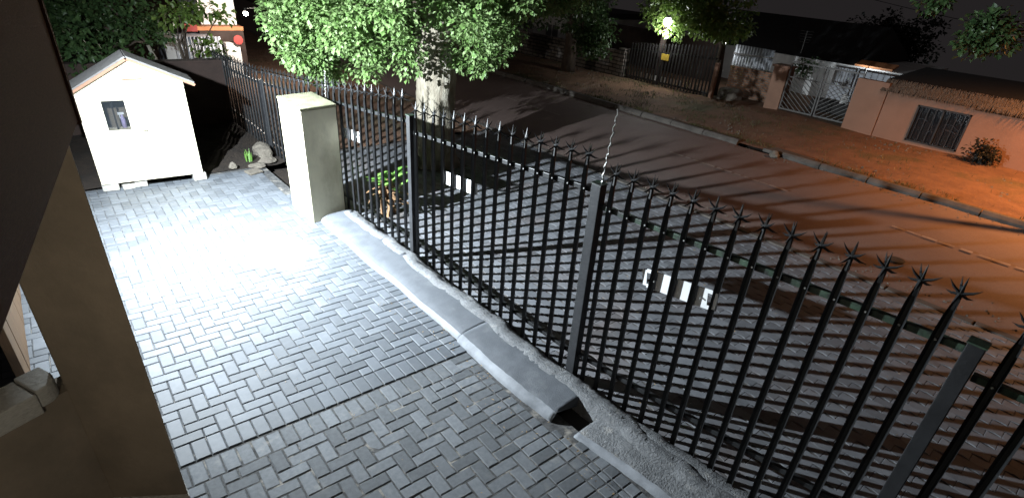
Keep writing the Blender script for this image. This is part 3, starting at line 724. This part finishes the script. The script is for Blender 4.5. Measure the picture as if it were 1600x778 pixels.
# ================================================================== TREES
def crown(b, centers, nl, rad, L, W, flat=.75, inside=None):
    for c in centers:
        for k in range(nl):
            d = rdir(); r = rad * (rnd() ** .45); p = c + Vector((d.x * r, d.y * r, d.z * r * flat))
            dd = (d + rdir() * .7 + Vector((0, 0, -.35))); up = (Vector((0, 0, 1)) + rdir() * .6)
            s = U(.7, 1.25); leaf_add(b, p, dd, up, L * s, W * s, U(0, .6))
def ell(c, r, n, shell=.55, cut=None):
    out = []
    while len(out) < n:
        d = rdir(); k = U(shell, 1); p = Vector((c[0] + d.x * r[0] * k, c[1] + d.y * r[1] * k, c[2] + d.z * r[2] * k))
        if cut and not cut(p): continue
        out.append(p)
    return out
def limbs(b, base, targets, r0):
    for t in targets:
        t = Vector(t); base = Vector(base); mid = base.lerp(t, .45) + Vector((U(-.15, .15), U(-.15, .15), .15)); b.tube([base, mid, t], [r0, r0 * .6, r0 * .2], 6)
def tree(name, label, base, trunk_pts, trunk_r, centers, nl, rad, L, W, leaf, bark=M_bark, group=None, limb_from=None, nlimb=9, lr=.06, rings=12):
    t = thing(name, label, 'tree', base, 0, group); bv = Vector(base)
    b = MB(); b.tube(trunk_pts, trunk_r, rings)
    if rings > 14:
        for i, v in enumerate(b.v):
            k = 1 + .035 * math.sin(i * 1.7) + .03 * noise2(v[2] * 2, math.atan2(v[1], v[0]), 1)
            b.v[i] = (v[0] * k, v[1] * k, v[2])
    b.build('trunk', bark, t, True)
    b = MB(); lf = Vector(limb_from or trunk_pts[-1])
    cs = [c - bv for c in centers]
    limbs(b, lf, [cs[int(k * len(cs) / nlimb)] for k in range(nlimb)], lr); b.build('limbs', M_barkd, t, True)
    b = MB(); crown(b, cs, nl, rad, L, W); b.build('crown', leaf, t)
    return t
# street tree in front: trunk by the fence, crown over it
TB = (5.34, 5.08, -.06)
def cutn(p): 
    return p.z > (1.62 if p.x < 4.6 else 1.86) + .10 * math.sin(p.x * 3) + .12 * math.sin(p.y * 2.3) - (0.16 if p.x < 4.6 else 0.0)
cs = ell((5.0, 5.7, 2.75), (2.35, 2.5, 1.35), 120, .66, cutn) + ell((3.85, 5.6, 2.25), (1.1, 1.1, .80), 44, .35, cutn) + ell((5.2, 5.2, 2.5), (1.9, 1.8, .9), 30, .3, cutn) + ell((7.7, 5.3, 2.72), (1.6, 1.0, .34), 24, .2)
tr_pts = []; tr_r = []
for k in range(15):
    z = k * .19; tr_pts.append((.03 * math.sin(z * 1.4), .02 * math.sin(z * 2), z)); tr_r.append(.335 + .14 * math.exp(-z * 5) + .02 * math.exp(-(z - 1.6) ** 2 * 8))
tree('street_tree', 'large leafy street tree with pale thick trunk just outside the fence', TB, tr_pts, tr_r, cs, 185, .31, .080, .058, LF_near, M_bark, 'street trees', (0, 0, 2.2), 14, .09, 18)
# suckers and debris at tree foot
rock('pale round stone at the foot of the thick tree trunk', (4.93, 5.02, .0), (.13, .12, .16), seed=9)

# far side tree, dark
cs = ell((15.4, 12.6, 2.5), (2.7, 3.2, 1.25), 70, .5, lambda p: p.z > 1.15) + ell((15.2, 10.5, 1.3), (.8, .7, .65), 22, .2) + ell((14.6, 14.6, 1.0), (.7, .9, .8), 20, .2)
tree('roadside_tree', 'dark roadside tree across the road with brown trunk before the block wall', (15.8, 12.2, -.05), [(0, 0, 0), (.02, 0, .8), (0, .05, 1.8), (0, .05, 2.4)], [.30, .22, .20, .12], cs, 62, .42, .15, .11, LF_dark, M_barkd, 'street trees', None, 9, .09)
# lamp-lit tree above the black gate
cs = ell((17.3, 7.9, 2.45), (1.3, 2.1, .90), 80, .35, lambda p: p.z > 1.55 and not (p.x < 17.1 and (p - Vector((16.5, 8.6, 2.0))).length < .6))
tree('lamplit_tree', 'lime green tree lit by the white lamp above the black gate', (17.75, 7.0, -.05), [(0, 0, 0), (.02, 0, .8), (0, .05, 1.6), (-.2, .3, 2.2)], [.16, .13, .11, .06], cs, 70, .38, .15, .12, LF_lime, M_barkd, 'street trees', None, 8, .06)
# behind the dark wall on the left
cs = ell((1.2, 11.6, 1.6), (1.35, 1.0, .75), 56, .35) + ell((.9, 9.4, .9), (.6, .35, .85), 20, .2)
tree('garden_tree', 'dark green garden tree behind the playhouse roof', (2.2, 11.2, -.05), [(0, 0, 0), (.05, 0, .7), (-.1, .1, 1.3)], [.06, .05, .03], cs, 60, .34, .12, .085, LF_dark, M_bark, 'trees behind the playhouse', None, 8, .035)
cs = ell((3.0, 11.0, 1.85), (.7, .5, .25), 14, .3) + ell((3.3, 11.1, 1.15), (.35, .4, .2), 5, .3)
tree('light_tree', 'sparse bright green tree with pale forked stems beside the corrugated shed', (2.85, 11.2, -.05), [(0, 0, 0), (-.08, 0, .7), (-.2, 0, 1.3)], [.05, .04, .025], cs, 26, .22, .13, .09, LF_lime, M_bark, 'trees behind the playhouse', (-.08, 0, .5), 7, .03)
# dark tree on the skyline and the branch in the top corner
cs = ell((28, 5.3, 1.9), (1.8, 2.1, 1.1), 80, .2)
tree('skyline_tree', 'black silhouetted tree on the skyline behind the gate', (28, 5.4, -.05), [(0, 0, 0), (0, 0, 1.2)], [.2, .14], cs, 60, .42, .16, .12, LF_black, M_barkd, None, None, 7, .06)
cs = ell((12.0, -1.1, 2.95), (.4, .36, .42), 18, .3) + ell((12.0, -.12, 3.32), (.2, .25, .1), 4, .3)
tree('corner_tree', 'olive green tree reaching in at the top right corner', (13.2, -3.4, -.05), [(0, 0, 0), (0, .1, 1.6), (-.3, .8, 2.9)], [.12, .1, .06], cs, 60, .24, .10, .08, LF_dark, M_barkd, 'street trees', (-.3, .8, 2.9), 5, .03)

# ================================================================== LEFT BACKGROUND
dw = thing('boundary_wall', 'dark brown boundary wall in shade behind the playhouse', 'wall')
b = MB(); b.box((-3, 9.2, -.1), (3.0, 9.38, 1.17)); b.build('wall_panel', M_bwall, dw)
b = MB(); b.box((-3, 9.17, 1.171), (3.0, 9.41, 1.21)); b.build('coping', M_bwall, dw)
def corrugated(name, x0, y0, x1, y1, z0, z1, pitch, amp, mat, parent):
    L = math.hypot(x1 - x0, y1 - y0); n = int(L / pitch * 6); dx, dy = (x1 - x0) / L, (y1 - y0) / L; b = MB(); vs = []; fs = []
    for k in range(n + 1):
        s = L * k / n; o = amp * math.sin(2 * math.pi * s / pitch)
        for z in (z0, z1):
            for th in (0, .004): vs.append((x0 + dx * s - dy * (o + th), y0 + dy * s + dx * (o + th), z))
    for k in range(n):
        q = 4 * k; fs += [(q, q + 4, q + 6, q + 2), (q + 1, q + 3, q + 7, q + 5), (q + 2, q + 6, q + 7, q + 3), (q, q + 1, q + 5, q + 4)]
    b.add(vs, fs); return b.build(name, mat, parent, True)
cb_ = thing('corrugated_shed', 'grey corrugated iron shed behind the dark wall', 'shed')
corrugated('side_sheet', 2.95, 13.2, 4.02, 13.2, -.1, 1.12, .08, .014, M_corr, cb_)
b = MB(); b.box((2.72, 13.1, -.1), (2.93, 13.18, 1.25)); b.build('door_frame', M_wallw, cb_)
b = MB(); b.box((2.80, 13.3, -.1), (4.02, 14.6, 1.05)); b.build('back_panel', M_corr, cb_)
hs = thing('white_house', 'brightly lit white house with red and orange eaves at the upper left', 'house')
b = MB(); b.box((3.95, 14.6, 1.25), (4.85, 17, 2.6)); b.build('wall', M_wallw, hs)
b = MB(); b.box((3.75, 14.25, 1.14), (4.90, 14.9, 1.24)); b.build('eaves', M_orange, hs)
b = MB(); b.box((3.45, 14.2, 1.12), (3.74, 14.5, 1.30)); b.build('red_sign', M_red, hs)
b = MB(); b.box((3.80, 14.3, -.1), (4.9, 14.5, 1.13)); b.build('door', M_bwall, hs)
b = MB(); b.box((4.31, 13.95, -.1), (4.66, 14.2, .86)); b.build('pale_panel', M_wallw, hs)
b = MB(); b.tube([(4.62, 13.9, .95), (4.62, 13.86, .95)], .12, 16); b.build('red_disc', M_red, hs)
def bulb(label, loc, r, e, power, colr, parent_loc=None, mount=None, rad=.05, size=None):
    t = thing('wall_lamp', label, 'lamp', loc, 0, 'lit lamps')
    bm = bmesh.new(); bmesh.ops.create_uvsphere(bm, u_segments=14, v_segments=8, radius=r); me = bpy.data.meshes.new('bulb'); bm.to_mesh(me); bm.free()
    for p in me.polygons: p.use_smooth = True
    link('bulb', me, emat('bulb_%s' % str(colr)[:12], colr, e), t)
    b = MB(); b.tube([(0, 0, r * .9), (0, 0, r * .9 + .08)], r * .5, 8); b.build('lamp_holder', M_iron, t)
    b = MB(); b.tube([(0, 0, r * .9 + .07), (.0 + (mount[0] if mount else 0), (mount[1] if mount else 0), r * .9 + .10)], .012, 6); b.build('lamp_arm', M_iron, t)
    ld = bpy.data.lights.new('lamp_light', 'POINT'); ld.energy = power; ld.color = colr; ld.shadow_soft_size = r * 1.05
    lo = bpy.data.objects.new('lamp_light', ld); COL.objects.link(lo); lo.parent = t
    lo.location = (0, 0, -r * 2.3); return t
bulb('bright warm lamp by the white house at the upper left', (4.67, 13.0, 1.69), .055, 60, 230, (1, .90, .80), mount=(.3, .0))

# ================================================================== FAR SIDE OF THE STREET
bw2 = thing('block_wall', 'grey split block wall behind the roadside tree', 'wall')
b = MB(); b.box((16.95, 10.4, -.1), (17.15, 24, .88)); b.build('wall_panel', M_slatb, bw2)
for yy in (10.45, 13.2, 16, 18.8):
    b = MB(); b.box((16.90, yy, -.1), (17.20, yy + .28, .98)); b.build('pier', M_slatb, bw2)
h2 = thing('pale_house', 'pale house with window behind the block wall', 'house')
b = MB(); b.box((21.0, 15.8, -.1), (25, 23, 1.5)); b.build('wall', M_wallw, h2)
for (ya, yb, za, zb) in ((18.2, 19.2, .2, .95), (20.2, 21, .3, .95), (16.2, 17.2, .2, .95)):
    b = MB(); b.box((20.93, ya, za), (20.99, yb, zb)); wv = b.build('window_frame', M_wallw, h2)
    b = MB(); b.box((20.915, ya + .06, za + .06), (20.925, (ya + yb) / 2 - .03, zb - .06)); b.box((20.915, (ya + yb) / 2 + .03, za + .06), (20.925, yb - .06, zb - .06)); b.build('pane', M_pane, wv)
b = MB(); b.box((20.6, 15.4, 1.5), (25.4, 23.4, 1.75)); b.build('roof', M_roofd, h2)
# black palisade gate
bg_ = thing('black_gate', 'black palisade driveway gate with small yellow sign', 'gate', (17.0, 10.28, 0))
GL = 3.6; GZ0, GZ1 = 1.25, 1.62
b = MB(); b.bar((.03, 0, .10), (.03, -GL, .10), .05, .06); b.build('rail', M_iron, bg_)
b = MB(); b.bar((.03, 0, 1.0), (.03, -GL, 1.2), .05, .06); b.build('rail', M_iron, bg_)
for k in range(27):
    yy = -GL * (k + .5) / 27; f = (k + .5) / 27; h = GZ0 + (GZ1 - GZ0) * f
    b = MB(); b.add([(-.01, yy - .028, .0), (.01, yy - .028, .0), (.01, yy + .028, 0), (-.01, yy + .028, 0), (-.01, yy - .028, h - .08), (.01, yy - .028, h - .08), (.01, yy + .028, h - .08), (-.01, yy + .028, h - .08), (0, yy, h)],
        [(0, 1, 2, 3), (0, 1, 5, 4), (1, 2, 6, 5), (2, 3, 7, 6), (3, 0, 4, 7), (4, 5, 8), (5, 6, 8), (6, 7, 8), (7, 4, 8)]); b.build('bar', M_iron, bg_)
for k in range(14):
    yy = -.45 - k * .215; b = MB(); b.box((.035, yy - .05, .10), (.045, yy + .05, .30)); b.build('pale_board', M_wallw, bg_)
b = MB(); b.box((-.03, -1.76, .86), (-.015, -1.44, 1.06)); b.build('sign_plate', M_yellow, bg_)
o = thing('brown_post', 'brown gate post at the end of the black gate', 'post', (16.95, 6.58, 0))
b = MB(); b.box((-.06, -.06, -.1), (.06, .06, 1.10)); b.build('shaft', M_salmon, o, bevel=.01)
dg = thing('driveway_wall', 'dark yard wall behind the black gate', 'wall')
b = MB(); b.box((20.2, 8.6, -.1), (20.4, 16, 1.45)); b.build('wall_panel', M_bwall, dg)
b = MB(); b.box((17.15, 8.98, -.1), (17.28, 9.12, 2.05)); o = b.build('lamp_pier', M_bwall, None); tag(o, 'pale pier beside the round white lamp behind the black gate', 'pier')
bulb('round white lamp shining through the leaves above the black gate', (16.8, 8.72, 2.07), .14, 30, 120, (.95, .98, 1.0), mount=(.6, .1))
bulb('small white lamp over the corrugated gate', (19.2, 7.82, 1.52), .05, 40, 16, (.95, .98, 1.0), mount=(.4, .0))
# corrugated gate and low brick wall
cg = thing('corrugated_gate', 'tall grey corrugated sheet gate behind the low brick wall', 'gate')
corrugated('sheet', 19.5, 7.55, 19.5, 6.05, -.1, 1.50, .11, .02, M_corr, cg)
b = MB(); b.bar((19.45, 7.55, 1.2), (19.45, 6.05, 1.25), .03, .05); b.build('rail', M_gatem, cg)
lb = thing('brick_wall', 'low orange brick wall between brown post and gate pillar', 'wall')
b = MB(); b.box((18.5, 5.42, -.1), (18.66, 6.98, .86)); b.build('wall_panel', M_brick, lb)
b = MB(); b.box((18.47, 5.42, .861), (18.69, 7.0, .92)); b.build('coping', M_brick, lb)
rock('dark heap of rubble at the foot of the low brick wall', (17.6, 6.3, .05), (.42, .38, .26), 'rubble', M_stone, None, 21)
gpil = thing('street_gate_pillar', 'salmon plastered pillar carrying the chevron gate', 'pillar')
b = MB(); b.box((17.75, 4.62, -.1), (18.2, 5.10, 1.22)); b.build('shaft', M_salmon, gpil, bevel=.01)
b = MB(); b.box((17.70, 4.57, 1.221), (18.25, 5.15, 1.28)); b.build('cap', M_salmon, gpil)
# chevron gate, two leaves
def chev(label, ya, yb, flip):
    t = thing('gate_leaf', label, 'gate', (17.8, ya, 0), 0, 'leaves of the chevron gate'); Wd = ya - yb; z0, z1 = .05, 1.42
    fr_ = MB()
    fr_.bar((0, 0, z0), (0, -Wd, z0), .04, .045); fr_.bar((0, 0, z1), (0, -Wd, z1), .04, .045); fr_.bar((0, -.02, z0), (0, -.02, z1), .04, .045); fr_.bar((0, -Wd + .02, z0), (0, -Wd + .02, z1), .04, .045)
    fr_.bar((0, 0, 1.0), (0, -Wd, 1.0), .03, .03)
    fr_.build('frame', M_gatem, t)
    for k in range(13):     # vertical bars above mid rail
        if k % 2: continue
        yy = -Wd * (k + .5) / 13; b = MB(); b.bar((0, yy, 1.0), (0, yy, z1 + .06), .018, .018); b.build('bar', M_gatem, t)
    for sgn in (1,):
        n = 11
        for k in range(-n, n):
            # parallel diagonals clipped to the leaf's lower field
            s = .13 * k; pts = []
            for q in range(60):
                f = q / 59; yy = Wd * f; z = z0 + s + (yy if flip else Wd - yy) * .75
                if z0 < z < 1.0: pts.append((0, -yy, z))
            if len(pts) > 3:
                b = MB(); b.bar(pts[0], pts[-1], .018, .024, Vector((1, 0, 0))); b.build('diagonal_bar', M_gatem, t)
    return t
chev('chevron gate leaf next to the gate pillar', 4.60, 3.54, False)
chev('chevron gate leaf next to the salmon wall', 3.50, 2.46, True)
gd = thing('garage_door', 'pale double door seen through the chevron gate', 'door')
for ya, yb in ((4.3, 3.36), (3.34, 2.4)):
    b = MB(); b.box((20.4, yb, .1), (20.46, ya, 1.30)); b.build('door_panel', M_corr, gd, bevel=.01)
    for k in range(4):
        b = MB(); b.box((20.385, yb + .08, .2 + k * .27), (20.398, ya - .08, .40 + k * .27)); b.build('raised_panel', M_corr, gd)
rock('pale rounded bundle standing in the yard behind the chevron gate', (19.3, 3.3, .25), (.18, .16, .30), 'bundle', M_wallw, None, 31)
b = MB(); b.box((19.0, 2.7, .0), (19.6, 4.2, .34)); o = b.build('low_planter', M_dark, None, bevel=.03); tag(o, 'dark low planter behind the chevron gate', 'planter')
# salmon wall, window and thatch
sw_ = thing('salmon_wall', 'salmon plastered street wall with thatched coping and dark window', 'wall')
b = MB(); b.box((17.30, 1.62, -.15), (17.50, 2.44, 1.36)); b.build('wall_panel', M_salmon, sw_)
WY0, WY1, WZ0, WZ1 = -.40, .80, .06, .98
b = MB(); b.box((17.34, WY1, -.15), (17.52, 1.605, 1.16)); b.build('wall_panel', M_salmon, sw_)
b = MB(); b.box((17.34, WY0, WZ1), (17.52, WY1, 1.14)); b.build('wall_panel', M_salmon, sw_)
b = MB(); b.box((17.34, WY0, -.15), (17.52, WY1, WZ0)); b.build('wall_panel', M_salmon, sw_)
b = MB(); b.box((17.34, -3.5, -.15), (17.52, WY0, 1.10)); b.build('wall_panel', M_salmon, sw_)
b = MB()
for a_, c_ in (((17.32, WY0, WZ0), (17.42, WY0 + .04, WZ1)), ((17.32, WY1 - .04, WZ0), (17.42, WY1, WZ1)), ((17.32, WY0, WZ1 - .04), (17.42, WY1, WZ1)), ((17.32, WY0, WZ0), (17.42, WY1, WZ0 + .04)), ((17.32, .18, WZ0), (17.42, .22, WZ1))): b.box(a_, c_)
wf = b.build('window_frame', M_iron, sw_)
b = MB(); b.box((17.39, WY0 + .04, WZ0 + .04), (17.40, WY1 - .04, WZ1 - .04)); b.build('pane', M_pane, wf)
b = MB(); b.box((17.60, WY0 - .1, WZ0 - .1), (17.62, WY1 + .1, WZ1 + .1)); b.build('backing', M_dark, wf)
for k, (ya, za, yb, zb, cv) in enumerate(((.72, .62, .5, .60, .03), (.40, .85, .36, .45, .0), (.10, .60, -.22, .52, .06), (.05, .48, -.2, .44, .02), (.30, .36, .42, .30, .05), (-.1, .75, -.24, .66, .05))):  # pale curved tubes added in place of white reflections in the glass
    b = MB(); pts = [Vector((17.52, ya, za)).lerp(Vector((17.52, yb, zb)), q / 6) + Vector((0, 0, cv * math.sin(q / 6 * math.pi))) for q in range(7)]; b.tube(pts, .009, 5); b.build('reflection_arc', M_corr, wf)
for k in range(7):
    yy = WY0 + .12 + k * .16
    b = MB(); b.bar((17.31, yy, WZ0 + .02), (17.31, yy, WZ1 - .02), .014, .014); b.build('window_bar', M_iron, wf)
tb = MB(); 
for k in range(3200):
    yy = U(-3.5, 1.80); f = rnd(); d = Vector((-.85, U(-.06, .06), -.75)); p = Vector((17.62 - .30 * f + U(-.02, .02), yy, 1.47 - .22 * f))
    blade(tb, p, d, U(.12, .28), U(.010, .020), .9, 2)
th_ = tb.build('thatch_fringe', M_thatch, sw_)
b = MB(); vs = [(17.28, 1.80, 1.16), (17.62, 1.80, 1.44), (20.6, 1.80, 1.62), (20.6, 1.80, 1.52), (17.60, 1.80, 1.34)]
vs2 = [(x, -3.5, z) for x, _, z in vs]; b.add(vs + vs2, [(0, 1, 2, 3, 4), (9, 8, 7, 6, 5)] + [(i, (i + 1) % 5, 5 + (i + 1) % 5, 5 + i) for i in range(5)]); b.build('roof', M_roofd, sw_)
# house behind
h3 = thing('dark_house', 'dark roofed house with a lit pale gable behind the chevron gate', 'house')
b = MB(); b.box((22, 2.7, -.1), (27, 10, 1.2)); b.build('wall', M_wallw, h3)
b = MB(); vs = [(21.6, 4.2, 1.25), (21.6, 10.5, 1.25), (24.0, 10.5, 2.45), (24.0, 4.2, 2.45), (27.4, 4.2, 1.25), (27.4, 10.5, 1.25)]; b.add(vs, [(0, 1, 2, 3), (3, 2, 5, 4), (0, 3, 4), (1, 5, 2), (0, 4, 5, 1)]); b.build('roof', M_roofd, h3)
b = MB(); b.add([(21.7, 3.0, 1.30), (21.7, 4.5, 1.30), (22.2, 4.5, 1.42), (22.2, 3.0, 1.42), (21.7, 3.0, 1.24), (21.7, 4.5, 1.24), (22.2, 4.5, 1.36), (22.2, 3.0, 1.36)], [(0, 1, 2, 3), (4, 7, 6, 5), (0, 4, 5, 1), (1, 5, 6, 2), (2, 6, 7, 3), (3, 7, 4, 0)]); b.build('porch_roof', M_orange, h3)
b = MB(); b.box((21.9, 3.05, .55), (21.98, 3.6, 1.05)); wv = b.build('window_frame', M_wallw, h3)
b = MB(); b.box((21.88, 3.1, .6), (21.895, 3.55, 1.0)); b.build('pane', M_pane, wv)
bulb('small cool lamp under the porch of the dark roofed house', (21.45, 3.75, 1.12), .04, 40, 24, (.82, .93, 1.0), mount=(.4, 0))
b = MB(); b.tube([(21.8, 6.2, 1.2), (21.8, 6.2, 2.1)], .018, 6)
for k in range(5): b.tube([(21.8, 6.2 - .25 + k * .02, 2.08 - k * .09), (21.8, 6.2 + .25 - k * .02, 2.08 - k * .09)], .008, 4)
o = b.build('antenna', M_gatem); tag(o, 'thin television antenna on the dark roof', 'antenna')
cs = ell((16.9, -.95, .22), (.35, .45, .28), 16, .2)
t = thing('low_bush', 'dark low bush at the foot of the salmon wall', 'bush', (16.9, -.95, -.05)); b = MB(); crown(b, [c - Vector((16.9, -.95, -.05)) for c in cs], 40, .18, .09, .06); b.build('foliage', LF_black, t)
cs = ell((20.9, 5.4, 1.0), (.3, .5, .25), 10, .2)
t = thing('wall_creeper', 'dark creeper hanging over the gate pillar', 'creeper', (20.9, 5.4, .6)); b = MB(); crown(b, [c - Vector((20.9, 5.4, .6)) for c in cs], 34, .2, .10, .08); b.build('foliage', LF_dark, t)
# verge grass
b = MB()
for k in range(9000):
    yy = random.gauss(7.0, 3.4) if k % 3 else U(-4, 12); x = U(13.0, 16.9) if k % 3 else 12.85 + abs(random.gauss(0, .2))
    if noise2(x * .4, yy * .4, .5) < -.1: continue
    a_ = U(0, 6.28); blade(b, Vector((x, yy, -.03)), Vector((math.cos(a_) * .5, math.sin(a_) * .5, 1)), U(.05, .13), .014, .6, 2)
o = b.build('verge_grass', M_grass); tag(o, 'short dry grass on the far verge', 'grass', kind='stuff')
b = MB()
def peb(x, yy, z, q):
    b.add([(x - q, yy - q * .7, z), (x + q, yy - q * .5, z), (x + q * .6, yy + q, z), (x - q * .8, yy + q * .6, z), (x + U(-.3, .3) * q, yy, z + q * .9)], [(0, 1, 4), (1, 2, 4), (2, 3, 4), (3, 0, 4)])
for k in range(1500):
    x = U(12.8, 17.2); yq = U(-4, 13)
    if noise2(x * .3, yq * .3, .4) < .25 and rnd() < .85: continue
    peb(x, yq, -.03, U(.012, .045) * (1.6 if rnd() < .04 else 1))
for k in range(420):
    x = 12.55 - abs(random.gauss(0, .25)); peb(x, U(-4, 13), -.055, U(.008, .025))
for k in range(420):
    x = 7.95 + abs(random.gauss(0, .25)); peb(x, U(-4, 9), -.055, U(.006, .02))
o = b.build('gravel', M_stone); tag(o, 'loose gravel and clods on the far verge and road edges', 'gravel', kind='stuff')
# broken concrete at far kerb
b = MB(); b.quadprism([(12.60, 1.55), (12.98, 1.25), (13.05, 2.2), (12.62, 2.35)], -.05, .03); o = b.build('concrete_slab', M_kerbc, None, bevel=.015); tag(o, 'broken concrete slab at the far kerb', 'slab')
rock('pale stone beside the broken slab at the far kerb', (12.45, 1.95, -.01), (.13, .11, .09), seed=41)
for k, (yy, xx) in enumerate(((7.7, 12.95), (6.9, 13.0), (6.5, 13.0), (6.1, 12.98), (5.75, 13.0), (5.4, 12.98))):
    pass
# road cover
o = thing('manhole_cover', 'dark oval manhole cover on the road behind the spikes', 'manhole cover', (8.93, -1.78, -.05)); o.scale = (.55, .55, 1)
b = MB(); b.tube([(0, 0, -.01), (0, 0, .014)], .17, 24); b.build('cover_plate', M_iron, o)
b = MB()
for k in range(24):
    a0 = 2 * math.pi * k / 24; a1 = 2 * math.pi * (k + 1) / 24
    b.add([(math.cos(a) * r, math.sin(a) * r, .012) for a, r in ((a0, .18), (a1, .18), (a1, .215), (a0, .215))], [(0, 1, 2, 3)])
b.build('rim', M_iron, o)
# overhead cable
b = MB(); pts = [(30 + 0 * k, 9.5 - k * 1.1, 3.62 - k * .13 - .12 * math.sin(k / 8 * math.pi)) for k in range(9)]; b.tube(pts, .012, 5)
o = b.build('overhead_cable', M_iron); tag(o, 'thin overhead cable crossing the night sky', 'cable')
# street lamp (sodium), stands past the right of the frame
sl = thing('street_lamp', 'sodium street lamp standing on the far verge', 'lamp', (16.6, -4.6, -.05))
b = MB(); b.tube([(0, 0, 0), (0, 0, 3), (0, 0, 4.8), (-.3, 0, 5.2), (-1.4, 0, 5.35)], [.09, .075, .06, .05, .045], 10); b.build('pole', M_gatem, sl, True)
b = MB(); b.box((-1.95, -.12, 5.32), (-1.35, .12, 5.46)); b.build('lamp_head', M_gatem, sl, bevel=.03)
b = MB(); b.box((-1.9, -.09, 5.30), (-1.45, .09, 5.315)); b.build('lens', emat('sodium', (1, .45, .10), 25), sl)
ld = bpy.data.lights.new('sodium_light', 'SPOT'); ld.energy = 5900; ld.spot_size = R_(138); ld.spot_blend = 1.0; ld.color = (1.0, .40, .13); ld.shadow_soft_size = .2
lo = bpy.data.objects.new('sodium_light', ld); COL.objects.link(lo); lo.parent = sl; lo.location = (-1.68, 0, 5.2)
